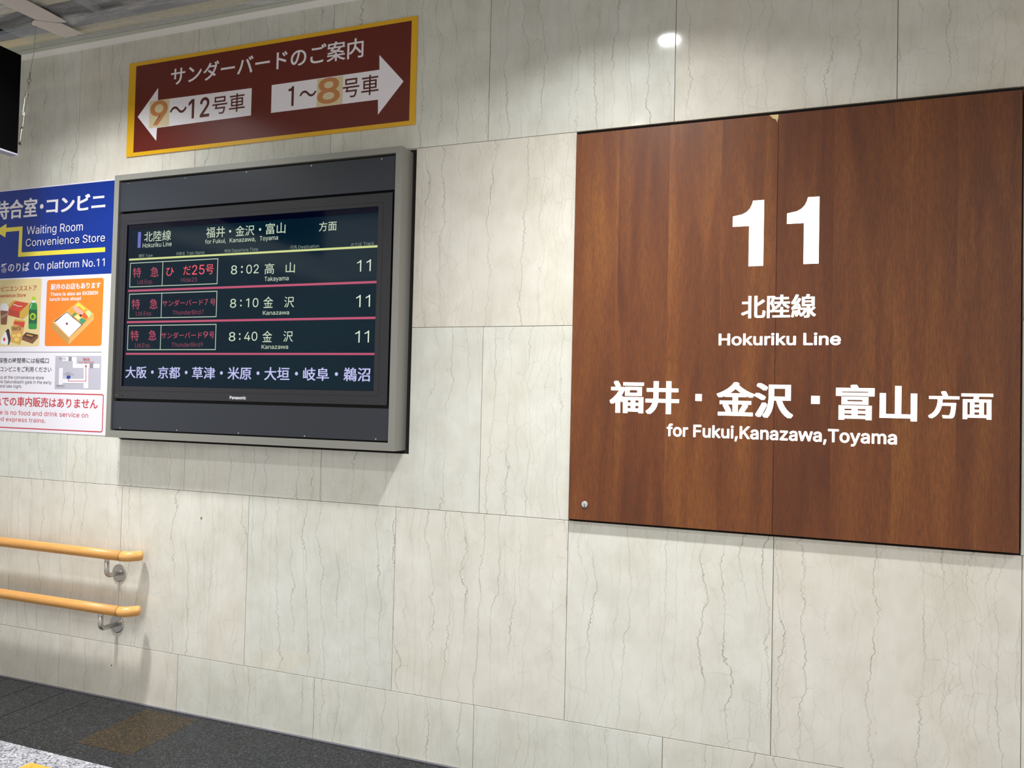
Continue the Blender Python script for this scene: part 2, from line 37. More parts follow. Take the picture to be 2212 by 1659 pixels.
# outlines of the plain grotesque letters used on the signs (thousandths of an em)
GLYPHS = {"!":"196|67,160 63,509 132,509 128,160|89,-4 73,3 60,16 53,32 53,50 60,66 73,79 89,86 107,86 123,79 136,66 143,50 143,32 136,16 123,3 107,-4",",":"188|38,-119 68,71 137,71 84,-119",".":"188|86,-4 70,3 57,16 50,32 50,50 57,66 70,79 86,86 104,86 121,79 134,66 140,50 140,32 134,16 121,3 104,-4","0":"453|227,-7 199,-5 174,1 151,11 130,24 111,41 95,62 80,86 69,113 60,144 53,178 49,214 48,254 49,294 53,330 60,364 69,395 81,422 95,447 112,467 130,484 151,498 174,508 200,514 227,516 254,514 279,508 302,498 323,484 342,467 358,447 372,422 384,395 393,364 400,330 404,294 405,254 404,214 400,178 393,144 384,113 373,86 359,62 342,41 323,24 302,11 279,1 254,-5|227,50 245,51 261,56 276,63 290,74 303,87 313,103 323,122 336,168 343,223 343,285 336,341 323,387 313,405 303,422 290,435 276,446 261,453 245,458 227,460 209,458 192,453 177,446 163,435 151,422 140,405 131,387 117,341 110,285 110,223 117,168 131,122 140,103 151,87 163,74 177,63 192,56 209,51","1":"453|276,509 276,0 212,0 212,448 209,448 86,358 86,427 198,509","2":"453|64,0 64,47 282,282 305,316 315,337 320,360 319,385 313,408 301,428 283,443 262,454 237,459 209,459 184,453 162,441 145,424 134,402 128,376 127,362 66,362 67,384 71,405 77,424 86,442 98,459 111,473 126,486 143,496 162,505 182,511 203,514 247,514 268,511 288,505 306,497 323,486 337,474 350,461 361,445 370,428 376,411 380,392 380,358 375,331 365,304 336,259 267,180 153,60 153,57 389,57 389,0","3":"453|195,-6 152,2 114,19 98,30 83,43 70,57 60,74 52,91 46,111 44,132 109,132 115,107 126,87 144,71 165,59 191,52 219,50 248,53 275,61 297,74 315,93 325,116 329,145 326,172 316,196 299,217 275,234 242,244 201,248 157,248 157,299 288,448 288,452 70,452 70,509 372,509 372,461 211,278 211,289 239,290 264,288 287,284 308,276 327,265 344,253 359,239 371,222 381,205 387,186 392,166 393,145 392,123 387,103 380,84 370,66 358,50 344,36 327,23 309,12 288,4 266,-2 243,-6","4":"453|40,105 40,158 247,509 311,509 109,166 109,163 413,163 413,105|282,0 282,318 343,318 343,0","5":"453|221,-7 178,-2 159,3 140,11 108,32 94,45 83,60 73,76 66,93 62,111 60,130 122,130 127,108 138,89 154,73 173,60 196,52 221,50 250,53 276,64 298,82 314,104 324,131 328,162 324,193 314,221 297,244 275,262 248,273 218,277 180,272 145,258 128,246 67,253 96,509 366,509 366,452 151,452 134,301 136,301 166,320 203,331 229,334 263,330 294,321 321,306 345,285 364,260 379,231 388,199 391,163 390,139 385,117 379,95 369,76 357,57 343,41 327,27 309,15 289,6 268,-1 245,-5","6":"453|226,-7 203,-5 182,-1 161,5 142,15 125,26 109,40 96,56 84,74 75,94 69,115 65,138 65,180 73,219 89,261 118,311 252,509 322,509 151,261 145,261 165,288 187,303 214,312 235,314 257,313 278,309 298,303 316,295 332,284 346,271 359,257 370,240 378,221 384,201 388,180 389,157 388,134 384,112 377,92 368,73 356,55 343,39 327,26 310,14 291,5 271,-2 249,-6|241,49 267,56 289,70 307,90 320,114 327,142 327,173 320,201 307,225 289,244 267,258 241,264 212,264 186,258 163,244 145,225 132,201 126,174 126,143 132,114 145,90 163,70 186,56 212,49","7":"453|97,0 323,448 323,452 62,452 62,509 391,509 391,449 165,0","8":"453|201,-6 178,-2 156,3 136,11 117,21 101,33 86,47 74,62 64,78 57,96 53,115 53,151 59,181 72,208 90,231 113,249 139,261 153,265 153,267 135,273 119,282 105,293 93,308 83,324 76,342 72,360 70,380 72,399 75,417 82,434 90,450 101,464 114,477 146,498 164,506 184,511 226,516 269,511 288,506 323,488 337,477 350,464 361,450 370,434 377,417 380,399 382,380 380,361 376,342 369,324 359,308 347,293 333,282 318,273 300,267 300,265 327,256 351,241 372,220 387,195 397,166 401,135 399,115 395,96 388,78 378,62 366,47 352,33 335,21 317,11 296,3 275,-2 251,-6|243,50 272,55 296,66 315,82 329,102 336,126 336,152 329,177 314,199 295,216 270,228 242,234 211,234 182,228 157,216 138,199 123,177 116,152 116,126 123,102 136,82 156,66 180,55 210,50|239,290 263,296 284,306 300,321 312,341 318,363 318,388 313,410 301,429 285,444 264,454 240,459 213,459 188,454 167,444 151,429 139,410 134,388 134,363 139,341 151,321 168,306 189,296 213,290","9":"453|226,516 249,514 271,510 291,503 310,494 328,482 343,468 356,452 368,434 377,414 384,393 388,371 388,328 380,290 363,248 334,197 200,0 130,0 301,248 307,248 287,221 265,206 238,196 218,195 195,196 175,199 155,206 137,214 121,225 106,237 94,252 83,269 74,287 68,307 65,329 64,352 65,375 69,397 75,417 85,436 96,454 110,469 125,483 143,494 162,504 182,510 203,514|212,459 186,452 163,438 145,419 133,395 126,367 126,336 133,308 145,284 163,265 186,251 212,244 240,244 267,251 289,265 307,284 320,308 327,335 327,366 320,394 307,419 290,438 267,452 241,459",":":"188|86,-4 70,3 57,16 50,32 50,50 57,66 70,79 86,86 104,86 121,79 134,66 140,50 140,32 134,16 121,3 104,-4|86,272 70,278 57,291 50,307 50,325 57,342 70,354 86,361 104,361 121,354 134,342 140,325 140,307 134,291 121,278 104,272","A":"480|12,0 208,509 272,509 80,0|468,0 400,0 208,509 272,509|120,135 120,190 360,190 360,135","B":"456|60,0 60,509 266,508 289,504 310,499 329,491 345,481 359,469 371,456 381,442 394,410 398,374 395,344 387,320 373,301 356,286 326,270 315,267 315,262 339,257 363,245 385,227 402,203 414,173 418,136 413,100 408,83 400,67 390,52 377,39 362,28 344,18 324,10 301,4 275,1|125,57 272,58 296,63 315,70 330,80 341,92 349,105 354,120 355,149 348,173 335,194 317,211 293,224 264,230 125,231|125,285 252,286 277,291 299,302 316,317 329,337 335,359 334,388 330,403 323,417 313,429 299,439 283,446 263,450 125,452","C":"510|235,-5 205,1 177,11 150,25 126,42 104,63 86,88 70,115 57,146 48,179 42,215 40,254 42,293 48,329 57,362 70,393 86,421 104,445 126,466 150,484 177,498 205,508 235,514 286,515 323,509 357,498 388,481 415,460 438,433 456,402 469,367 473,348 408,348 395,384 375,413 348,435 315,449 280,455 245,454 223,450 203,443 184,432 166,419 150,403 137,385 125,364 116,340 109,314 105,285 103,254 105,223 109,194 116,168 125,145 137,123 151,105 166,89 184,76 203,66 223,59 245,54 280,53 315,60 348,74 375,96 395,125 408,160 473,160 463,124 448,91 428,62 402,38 373,19 341,5 305,-4 286,-6","D":"502|219,0 96,0 96,57 244,58 272,63 296,70 318,81 337,94 354,110 368,128 379,149 388,172 394,198 398,226 399,255 398,285 394,312 388,337 379,361 368,381 354,399 338,415 320,428 299,438 275,446 249,450 221,452 93,452 93,509 225,509 261,507 294,501 325,492 353,478 377,461 399,441 418,418 433,391 446,361 455,329 460,293 462,255 460,217 455,181 446,149 433,119 417,92 398,68 376,48 351,31 322,17 291,8 256,2|125,509 125,0 60,0 60,509","E":"419|60,0 60,509 372,509 372,452 125,452 125,286 355,286 355,229 125,229 125,57 375,57 375,0","F":"410|60,0 60,509 369,509 369,452 125,452 125,278 346,278 346,221 125,221 125,0","G":"520|269,-7 236,-5 205,1 176,11 149,25 125,43 104,64 85,88 69,116 57,146 47,179 42,215 40,254 42,293 47,329 57,362 69,393 85,421 103,445 125,466 149,484 175,498 203,508 233,514 265,516 304,513 340,504 374,489 403,469 429,445 449,416 465,384 474,349 408,349 393,383 373,411 347,434 315,448 279,455 243,454 222,450 202,443 183,432 166,419 150,404 137,385 125,364 116,340 109,314 105,285 103,254 105,223 109,194 116,168 125,145 137,124 151,105 166,90 184,76 203,66 224,59 246,54 269,53 290,54 309,57 328,63 345,71 360,81 374,93 386,107 396,123 404,141 410,160 414,180 415,202 434,199 283,199 283,256 478,256 476,170 471,141 463,115 451,91 436,69 419,50 399,33 377,19 352,8 326,0 298,-5","H":"517|60,0 60,509 125,509 125,289 392,289 392,509 457,509 457,0 392,0 392,232 125,232 125,0","I":"300|31,0 31,57 118,57 118,452 31,452 31,509 269,509 269,452 183,452 183,57 269,57 269,0","K":"467|104,145 104,216 212,344 364,509 448,509 231,276 228,276|60,0 60,509 125,509 125,0|372,0 188,259 228,309 449,0","L":"393|60,0 60,509 125,509 125,57 361,57 361,0","M":"620|60,0 60,509 125,509 125,0|495,0 495,509 560,509 560,0|60,509 135,509 343,0 277,0|343,0 277,0 485,509 560,509","N":"517|60,0 60,509 125,509 125,0|392,0 392,509 457,509 457,0|60,509 135,509 457,0 382,0","O":"533|267,-7 235,-5 205,1 177,11 150,25 126,42 105,63 86,88 70,115 57,146 48,179 42,215 40,254 42,293 48,329 57,362 70,393 86,421 105,445 126,466 150,484 177,498 205,508 235,514 267,516 299,514 329,508 357,498 384,484 408,466 429,445 448,421 464,393 477,362 486,329 491,293 493,254 491,215 486,179 477,146 464,115 448,88 429,63 408,42 384,25 357,11 329,1 299,-5|267,53 289,54 310,59 330,66 349,76 367,89 383,105 396,123 408,144 418,168 425,194 429,223 430,254 429,286 425,314 418,341 408,365 396,386 383,404 367,420 349,433 330,443 310,450 289,454 267,456 245,454 223,450 203,443 184,433 167,420 151,404 137,385 125,364 116,340 109,314 105,285 103,254 105,223 109,194 116,168 125,144 137,123 151,105 167,89 184,76 203,66 223,59 245,54","P":"450|60,0 60,509 125,509 125,0|60,210 60,509 270,509 330,500 385,465 415,410 418,360 405,290 370,240 320,215 270,210|265,266 320,280 345,310 353,355 352,385 340,420 310,447 265,453 125,453 125,266","R":"470|60,0 60,509 125,509 125,0|60,210 60,509 270,509 330,500 385,465 415,410 418,360 405,290 370,240 320,215 270,210|250,230 325,230 440,0 365,0|265,266 320,280 345,310 353,355 352,385 340,420 310,447 265,453 125,453 125,266","S":"447|197,-8 172,-4 149,1 128,9 108,19 91,31 76,45 64,60 54,77 46,96 41,115 38,137 104,137 110,110 123,88 142,71 166,59 194,52 224,49 257,52 286,60 311,74 329,92 341,114 346,139 342,161 332,179 316,193 272,214 154,249 128,260 105,274 86,289 71,307 60,326 54,348 52,372 53,393 58,413 65,431 75,448 87,463 102,476 119,488 138,498 158,506 180,511 227,516 275,511 296,505 316,498 334,488 351,476 365,463 377,449 387,433 394,415 399,397 401,378 337,378 334,396 326,412 316,426 302,437 286,447 267,453 247,457 209,458 180,452 156,442 136,427 123,409 116,387 116,363 124,342 139,326 169,308 212,293 312,264 347,245 369,229 387,209 401,185 407,155 407,118 403,99 396,81 386,64 374,48 360,34 343,21 323,11 302,2 278,-4 252,-8","T":"449|32,452 32,509 417,509 417,452 257,452 257,0 193,0 193,452","W":"720|15,509 84,509 215,0 150,0|325,509 390,509 215,0 150,0|325,509 390,509 565,0 500,0|631,509 700,509 565,0 500,0","X":"470|378,509 455,509 92,0 15,0|15,509 92,509 455,0 378,0","Y":"472|203,0 203,208 16,509 91,509 229,279 250,230 224,230 280,344 381,509 455,509 268,208 268,0","a":"389|142,-8 110,-1 80,12 57,32 40,58 35,73 30,108 34,138 43,161 58,179 78,193 112,207 259,232 270,238 275,248 273,279 267,297 256,311 240,322 220,329 183,330 159,326 132,313 112,294 100,274 41,291 57,322 79,346 104,364 133,375 179,384 227,382 263,372 286,360 306,343 322,320 333,290 337,251 337,0 277,0 277,52 272,52 252,25 226,6 203,-3 176,-8|187,46 216,53 239,66 257,83 269,104 275,126 276,190 134,159 110,145 98,132 93,115 92,95 98,79 107,66 130,52 159,46","b":"424|213,-7 184,-1 153,17 118,59 112,59 112,0 53,0 53,509 114,509 114,319 118,319 144,353 171,373 197,381 229,384 252,383 274,378 294,371 313,361 330,347 345,332 359,313 370,293 379,270 385,245 389,218 390,189 389,160 385,133 379,108 370,84 359,64 346,45 330,29 313,16 294,5 274,-2 252,-7|237,48 253,51 267,57 279,66 301,88 316,117 325,151 328,189 325,227 316,261 301,290 280,311 267,319 253,325 237,329 203,329 188,325 174,320 161,312 140,291 125,263 116,229 113,189 116,150 125,115 140,86 162,65 174,57 188,51 204,48","c":"396|182,-7 159,-2 137,6 117,16 98,30 82,46 68,64 56,85 46,108 40,133 36,159 34,187 36,216 40,243 46,268 56,291 68,312 82,330 98,346 117,360 137,371 159,378 182,383 221,384 260,377 295,362 324,341 347,312 362,277 303,262 290,289 270,311 242,325 207,330 189,329 173,325 158,319 145,310 124,287 108,258 99,224 96,187 99,151 108,117 124,89 145,66 158,57 173,51 189,48 226,48 258,58 282,76 299,102 304,117 363,102 348,67 325,37 296,15 261,-1 221,-8","d":"424|172,-7 151,-2 130,5 111,16 94,29 79,45 66,64 55,84 46,108 39,133 35,160 34,189 35,218 39,245 46,270 55,293 66,313 79,332 95,347 112,361 131,371 151,378 173,383 213,384 241,378 272,360 306,319 311,319 311,509 372,509 372,0 313,0 313,59 307,59 280,24 252,4 227,-5 212,-7|221,48 236,51 250,57 263,65 284,86 299,115 309,150 312,189 309,229 300,263 284,291 263,312 251,320 237,325 205,330 187,329 172,325 157,319 145,311 124,290 108,261 99,227 96,189 99,151 109,117 124,88 145,66 158,57 172,51 188,48","e":"404|185,-7 161,-2 138,6 117,16 98,30 82,46 68,64 56,85 46,108 40,132 35,159 34,187 35,215 39,242 46,267 55,290 67,311 81,329 97,346 115,359 135,370 157,378 180,383 221,384 251,379 280,368 307,351 331,329 350,299 363,263 370,219 371,169 75,169 75,221 338,221 310,202 307,237 298,269 283,294 263,314 250,321 222,329 189,329 159,321 135,304 116,282 103,256 97,226 97,157 104,122 118,92 139,70 165,55 195,47 234,48 263,56 285,73 302,96 306,105 365,91 353,63 335,39 311,19 283,4 249,-5 231,-7","f":"254|228,379 228,327 6,327 6,379|81,0 82,447 89,474 104,496 124,513 148,524 174,529 243,521 227,468 195,474 171,470 162,466 154,460 145,443 142,419 142,0","g":"425|187,-150 150,-144 119,-134 93,-119 73,-101 51,-69 101,-41 128,-72 154,-88 178,-95 207,-97 229,-96 249,-92 267,-85 282,-75 295,-62 304,-47 310,-28 311,-6 311,68 306,68 280,34 252,16 227,8 195,5 173,6 152,10 132,17 113,27 95,39 80,53 67,71 55,90 46,112 39,136 35,163 34,191 35,220 39,246 46,271 55,293 66,314 80,332 95,347 112,361 131,371 152,378 173,383 213,384 242,378 273,360 308,319 313,319 313,379 372,379 372,-9 371,-32 367,-54 360,-73 350,-90 338,-104 324,-117 308,-127 271,-142 229,-150|222,60 251,68 275,84 293,107 305,137 312,172 312,212 305,248 293,278 275,303 251,320 237,325 205,330 188,329 172,325 158,320 145,312 124,290 109,262 99,229 96,193 99,155 109,123 124,96 145,76 158,68 188,60","h":"410|114,0 53,0 53,509 114,509 114,287 102,287 112,312 124,332 137,349 152,362 169,372 187,379 207,383 246,383 280,376 295,369 309,360 321,349 332,336 341,321 348,304 353,285 357,240 357,0 296,0 296,235 295,256 290,275 283,291 273,304 260,315 246,323 229,328 197,328 172,322 150,311 133,293 121,271 114,243","i":"167|53,0 53,379 114,379 114,0|75,444 60,449 48,461 42,475 42,491 48,506 60,517 75,523 92,523 107,517 119,506 126,491 126,475 119,461 107,449 92,444","k":"381|110,137 110,212 121,212 284,379 360,379 184,199 177,199|53,0 53,509 114,509 114,0|294,0 148,186 191,229 372,0","l":"189|119,-1 101,3 86,10 74,20 65,33 58,47 54,65 53,84 53,509 114,509 115,77 120,62 130,54 170,54 181,3 145,-2","m":"610|53,0 53,379 112,379 112,295 108,295 118,323 132,346 151,363 172,376 195,384 219,386 239,385 257,380 273,372 287,361 299,347 309,331 316,314 321,295 312,295 322,321 337,343 357,361 381,375 407,383 437,386 468,383 497,372 522,354 541,328 548,313 556,276 557,0 496,0 496,254 494,273 490,289 483,302 473,313 460,321 447,326 419,330 395,328 374,320 358,307 345,290 338,270 335,247 335,0 274,0 274,260 273,275 269,288 262,301 253,311 242,320 229,326 215,329 188,330 168,325 148,314 132,299 121,278 114,253 114,0","n":"410|114,0 53,0 53,379 112,379 112,287 102,287 112,312 124,332 137,349 152,362 169,372 187,379 207,383 246,383 280,376 295,369 309,360 321,349 332,336 341,321 348,304 353,285 357,240 357,0 296,0 296,235 295,256 290,275 283,291 273,304 260,315 246,323 229,328 197,328 172,322 150,311 133,293 121,271 114,243","o":"415|207,-8 182,-7 159,-2 137,6 117,16 98,30 82,46 68,64 56,85 46,108 40,133 36,159 34,187 36,216 40,243 46,268 56,291 68,312 82,330 98,346 117,360 137,371 159,378 182,383 207,384 233,383 256,378 278,371 299,360 317,346 333,330 347,312 359,291 369,268 376,243 380,216 381,187 380,159 376,133 369,108 359,85 347,64 333,46 317,30 299,16 278,6 256,-2 233,-7|207,46 226,48 242,51 257,57 270,66 292,89 307,117 316,151 319,187 316,224 307,258 292,287 270,310 257,319 242,325 226,329 207,330 189,329 173,325 158,319 145,310 124,287 108,258 99,224 96,187 99,151 108,117 124,89 145,66 158,57 173,51 189,48","p":"424|53,-143 53,379 112,379 112,319 118,319 144,353 171,373 197,381 229,384 252,383 274,378 294,371 313,361 330,347 345,332 359,313 370,293 379,270 385,245 389,218 390,189 389,160 385,133 379,108 370,84 359,64 346,45 330,29 313,16 294,5 274,-2 252,-7 213,-7 184,-1 153,17 118,59 114,59 114,-143|237,48 253,51 267,57 279,66 301,88 316,117 325,151 328,189 325,227 316,261 301,290 280,311 267,319 253,325 237,329 203,329 188,325 174,320 161,312 140,291 125,263 116,229 113,189 116,150 125,115 140,86 162,65 174,57 188,51 204,48","r":"259|53,0 53,379 112,379 112,321 115,321 122,335 130,347 152,367 181,380 243,384 243,322 207,326 182,323 159,315 140,301 126,284 117,262 114,237 114,0","s":"365|163,-7 128,-2 98,10 72,27 53,50 40,78 36,94 94,107 99,92 105,79 114,69 124,60 150,49 181,45 217,50 232,55 244,62 255,71 262,81 267,91 267,112 260,129 246,142 225,151 125,177 104,186 87,196 72,208 61,222 53,237 48,255 47,274 48,290 51,305 57,319 75,343 100,363 131,377 167,384 206,384 239,378 267,366 290,349 307,328 319,303 324,290 268,277 258,298 243,316 232,323 219,328 187,333 156,329 143,324 131,317 121,308 114,299 110,289 110,267 117,250 133,237 157,227 254,202 275,194 292,183 306,171 317,158 325,142 330,125 331,107 330,90 326,75 321,61 302,35 276,15 242,0 203,-7","t":"227|204,379 204,327 6,327 6,379|65,471 126,471 127,86 132,68 142,56 159,51 202,54 213,2 168,-4 145,-3 125,2 107,10 92,21 80,35 72,52 67,71 65,93","u":"410|164,-4 130,4 115,11 101,20 89,31 78,44 69,59 62,76 57,95 53,139 53,379 114,379 114,144 115,123 119,105 127,89 137,75 150,64 164,56 181,52 213,51 238,57 259,69 276,86 289,109 295,137 296,379 357,379 357,0 298,0 298,92 307,92 297,67 286,47 272,30 257,17 240,7 222,0 203,-4","v":"389|163,0 17,379 84,379 187,87 206,21 184,21 224,155 305,379 371,379 226,0","w":"560|12,382 75,382 170,0 112,0|250,382 307,382 170,0 112,0|250,382 307,382 448,0 390,0|485,382 548,382 448,0 390,0","x":"400|318,382 388,382 82,0 12,0|12,382 82,382 388,0 318,0","y":"389|47,-139 61,-86 96,-90 111,-87 124,-80 136,-67 151,-36 163,-1 17,379 84,379 187,87 206,21 184,21 224,155 305,379 371,379 198,-72 177,-107 159,-124 139,-136 117,-143","z":"380|42,0 42,46 254,320 254,323 48,323 48,379 333,379 333,331 126,60 126,56 339,56 339,0"," ":"188|"}

W = CAM['W']                       # marble tile pitch
Z_D, Z_C, Z_B, Z_A, Z_TOP = 0.2724, 1.0700, 1.8560, 2.6470, 3.3590   # joint heights
CEIL = 3.39

# ------------------------------------------------------------------ camera
cd = bpy.data.cameras.new('camera')
cam = bpy.data.objects.new('camera', cd)
COL.objects.link(cam)
cd.sensor_width = 36.0
cd.lens = 36.0 * 1661.0 / 2212.0
cd.clip_end = 100
r_, u_, b_ = Vector(CAM['right']), Vector(CAM['up']), Vector(CAM['back'])
m = Matrix.Identity(4)
for i in range(3):
    m[i][0], m[i][1], m[i][2], m[i][3] = r_[i], u_[i], b_[i], CAM['loc'][i]
cam.matrix_world = m
SC.camera = cam

# ------------------------------------------------------------------ light
SC.view_settings.view_transform = 'Standard'
SC.view_settings.look = 'None'
SC.view_settings.gamma = 1.0
SC.view_settings.use_curve_mapping = False
SC.view_settings.exposure = 0.0

world = bpy.data.worlds.new('station_air')
SC.world = world
world.use_nodes = True
bg = world.node_tree.nodes['Background']
bg.inputs[0].default_value = (1.0, 0.985, 0.935, 1)
bg.inputs[1].default_value = 0.64


def spot(name, x, y, power, angle, blend, radius=0.05, z=3.385, col=(1, 0.985, 0.95)):
    l = bpy.data.lights.new(name, 'SPOT')
    l.energy = power
    l.spot_size = math.radians(angle)
    l.spot_blend = blend
    l.shadow_soft_size = radius
    l.color = col
    o = bpy.data.objects.new(name, l)
    o.location = (x, y, z)
    COL.objects.link(o)
    return o


def area(name, loc, sx, sy, power, col=(1, 1, 1), rot=(0, 0, 0), shape='RECTANGLE'):
    l = bpy.data.lights.new(name, 'AREA')
    l.shape = shape
    l.size = sx
    if shape in ('RECTANGLE', 'ELLIPSE'):
        l.size_y = sy
    l.energy = power
    l.color = col
    o = bpy.data.objects.new(name, l)
    o.location = loc
    o.rotation_euler = rot
    COL.objects.link(o)
    return o


def beam(o, power, floor_=0.0, cut=None):
    """give a lamp the beam profile of its reflector: intensity ~ cos^power of the angle from straight down"""
    l = o.data
    l.use_nodes = True
    t = l.node_tree
    em = [n for n in t.nodes if n.type == 'EMISSION'][0]
    g = t.nodes.new('ShaderNodeNewGeometry')
    d = t.nodes.new('ShaderNodeVectorMath')
    d.operation = 'DOT_PRODUCT'
    t.links.new(g.outputs['Incoming'], d.inputs[0])
    t.links.new(g.outputs['Normal'], d.inputs[1])
    ab = t.nodes.new('ShaderNodeMath')
    ab.operation = 'ABSOLUTE'
    t.links.new(d.outputs['Value'], ab.inputs[0])
    p = t.nodes.new('ShaderNodeMath')
    p.operation = 'POWER'
    p.inputs[1].default_value = power
    t.links.new(ab.outputs[0], p.inputs[0])
    f = t.nodes.new('ShaderNodeMath')
    f.operation = 'ADD'
    f.inputs[1].default_value = floor_
    t.links.new(p.outputs[0], f.inputs[0])
    out = f.outputs[0]
    if cut:
        mr = t.nodes.new('ShaderNodeMapRange')
        mr.inputs['From Min'].default_value = cut[0]
        mr.inputs['From Max'].default_value = cut[1]
        t.links.new(ab.outputs[0], mr.inputs['Value'])
        m_ = t.nodes.new('ShaderNodeMath')
        m_.operation = 'MULTIPLY'
        t.links.new(out, m_.inputs[0])
        t.links.new(mr.outputs[0], m_.inputs[1])
        out = m_.outputs[0]
    t.links.new(out, em.inputs['Strength'])
    return o


# downlights in the ceiling, 0.8 m out from the wall
DOWN = [(0.24, -0.80), (3.3, -0.80)]
for x, y in DOWN:
    beam(area('downlight', (x, y, 3.36), 0.10, 0.10, 114, (0.99, 1.0, 0.98), shape='DISK'), 6, 0.07, (0.40, 0.52))
# second row further out
for x, y in [(-2.8, -2.0), (-0.15, -2.0), (2.5, -2.0)]:
    beam(area('downlight', (x, y, 3.36), 0.10, 0.10, 66, (0.99, 1.0, 0.98), shape='DISK'), 4)
# wider frosted downlight over the display's left end
beam(area('downlight', (-2.36, -0.80, 3.36), 0.19, 0.19, 128, (0.98, 1.0, 0.985), shape='DISK'), 6, 0.07, (0.40, 0.56))
# added broad fill light brightening the wall, over the platform side behind the camera
area('added_platform_fill', (-0.5, -5.6, 3.35), 11.0, 3.6, 120, (1.0, 0.995, 0.975))


# ------------------------------------------------------------------ materials
def lin(c):
    return tuple(((v / 255.0) / 12.92 if v / 255.0 <= 0.04045 else ((v / 255.0 + 0.055) / 1.055) ** 2.4) for v in c)


def mat(name, rgb, rough=0.5, metal=0.0, emit=None, es=0.0, spec=0.5, coat=0.0):
    mm = bpy.data.materials.new(name)
    mm.use_nodes = True
    b = mm.node_tree.nodes['Principled BSDF']
    b.inputs['Base Color'].default_value = (*lin(rgb), 1)
    b.inputs['Roughness'].default_value = rough
    b.inputs['Metallic'].default_value = metal
    b.inputs['Specular IOR Level'].default_value = spec
    b.inputs['Coat Weight'].default_value = coat
    b.inputs['Coat Roughness'].default_value = 0.08
    if emit:
        b.inputs['Emission Color'].default_value = (*lin(emit), 1)
        b.inputs['Emission Strength'].default_value = es
    return mm


class N:
    """small node-building helper"""
    def __init__(self, mm):
        self.t = mm.node_tree
        self.b = self.t.nodes['Principled BSDF']

    def n(self, kind, **kw):
        nd = self.t.nodes.new(kind)
        for k, v in kw.items():
            if isinstance(k, str) and k.startswith('i_'):
                nd.inputs[k[2:].replace('_', ' ')].default_value = v
            else:
                setattr(nd, k, v)
        return nd

    def l(self, a, b):
        self.t.links.new(a, b)

    def ramp(self, src, stops):
        r = self.t.nodes.new('ShaderNodeValToRGB')
        els = r.color_ramp.elements
        while len(els) < len(stops):
            els.new(0.5)
        for e, (p, c) in zip(els, stops):
            e.position = p
            e.color = (*c, 1) if len(c) == 3 else c
        self.l(src, r.inputs[0])
        return r.outputs[0]

    def mix(self, fac, a, b, mode='MIX'):
        x = self.t.nodes.new('ShaderNodeMix')
        x.data_type = 'RGBA'
        x.blend_type = mode
        for s, v in ((x.inputs[0], fac), (x.inputs[6], a), (x.inputs[7], b)):
            if isinstance(v, (int, float)):
                s.default_value = v
            elif isinstance(v, tuple):
                s.default_value = (*v, 1) if len(v) == 3 else v
            else:
                self.l(v, s)
        return x.outputs[2]

    def math(self, op, a, b=0.0, clamp=False):
        x = self.t.nodes.new('ShaderNodeMath')
        x.operation = op
        x.use_clamp = clamp
        for s, v in ((x.inputs[0], a), (x.inputs[1], b)):
            if isinstance(v, (int, float)):
                s.default_value = v
            else:
                self.l(v, s)
        return x.outputs[0]

    def vec(self, src, scale=(1, 1, 1), add=None):
        mp = self.t.nodes.new('ShaderNodeMapping')
        mp.inputs['Scale'].default_value = scale
        self.l(src, mp.inputs['Vector'])
        if add is not None:
            self.l(add, mp.inputs['Location'])
        return mp.outputs[0]


def noise_tex(k, vec, scale, detail=4, rough=0.55, out=0, dist=0.0):
    t = k.n('ShaderNodeTexNoise')
    t.inputs['Scale'].default_value = scale
    t.inputs['Detail'].default_value = detail
    t.inputs['Roughness'].default_value = rough
    t.inputs['Distortion'].default_value = dist
    k.l(vec, t.inputs['Vector'])
    return t.outputs[out]


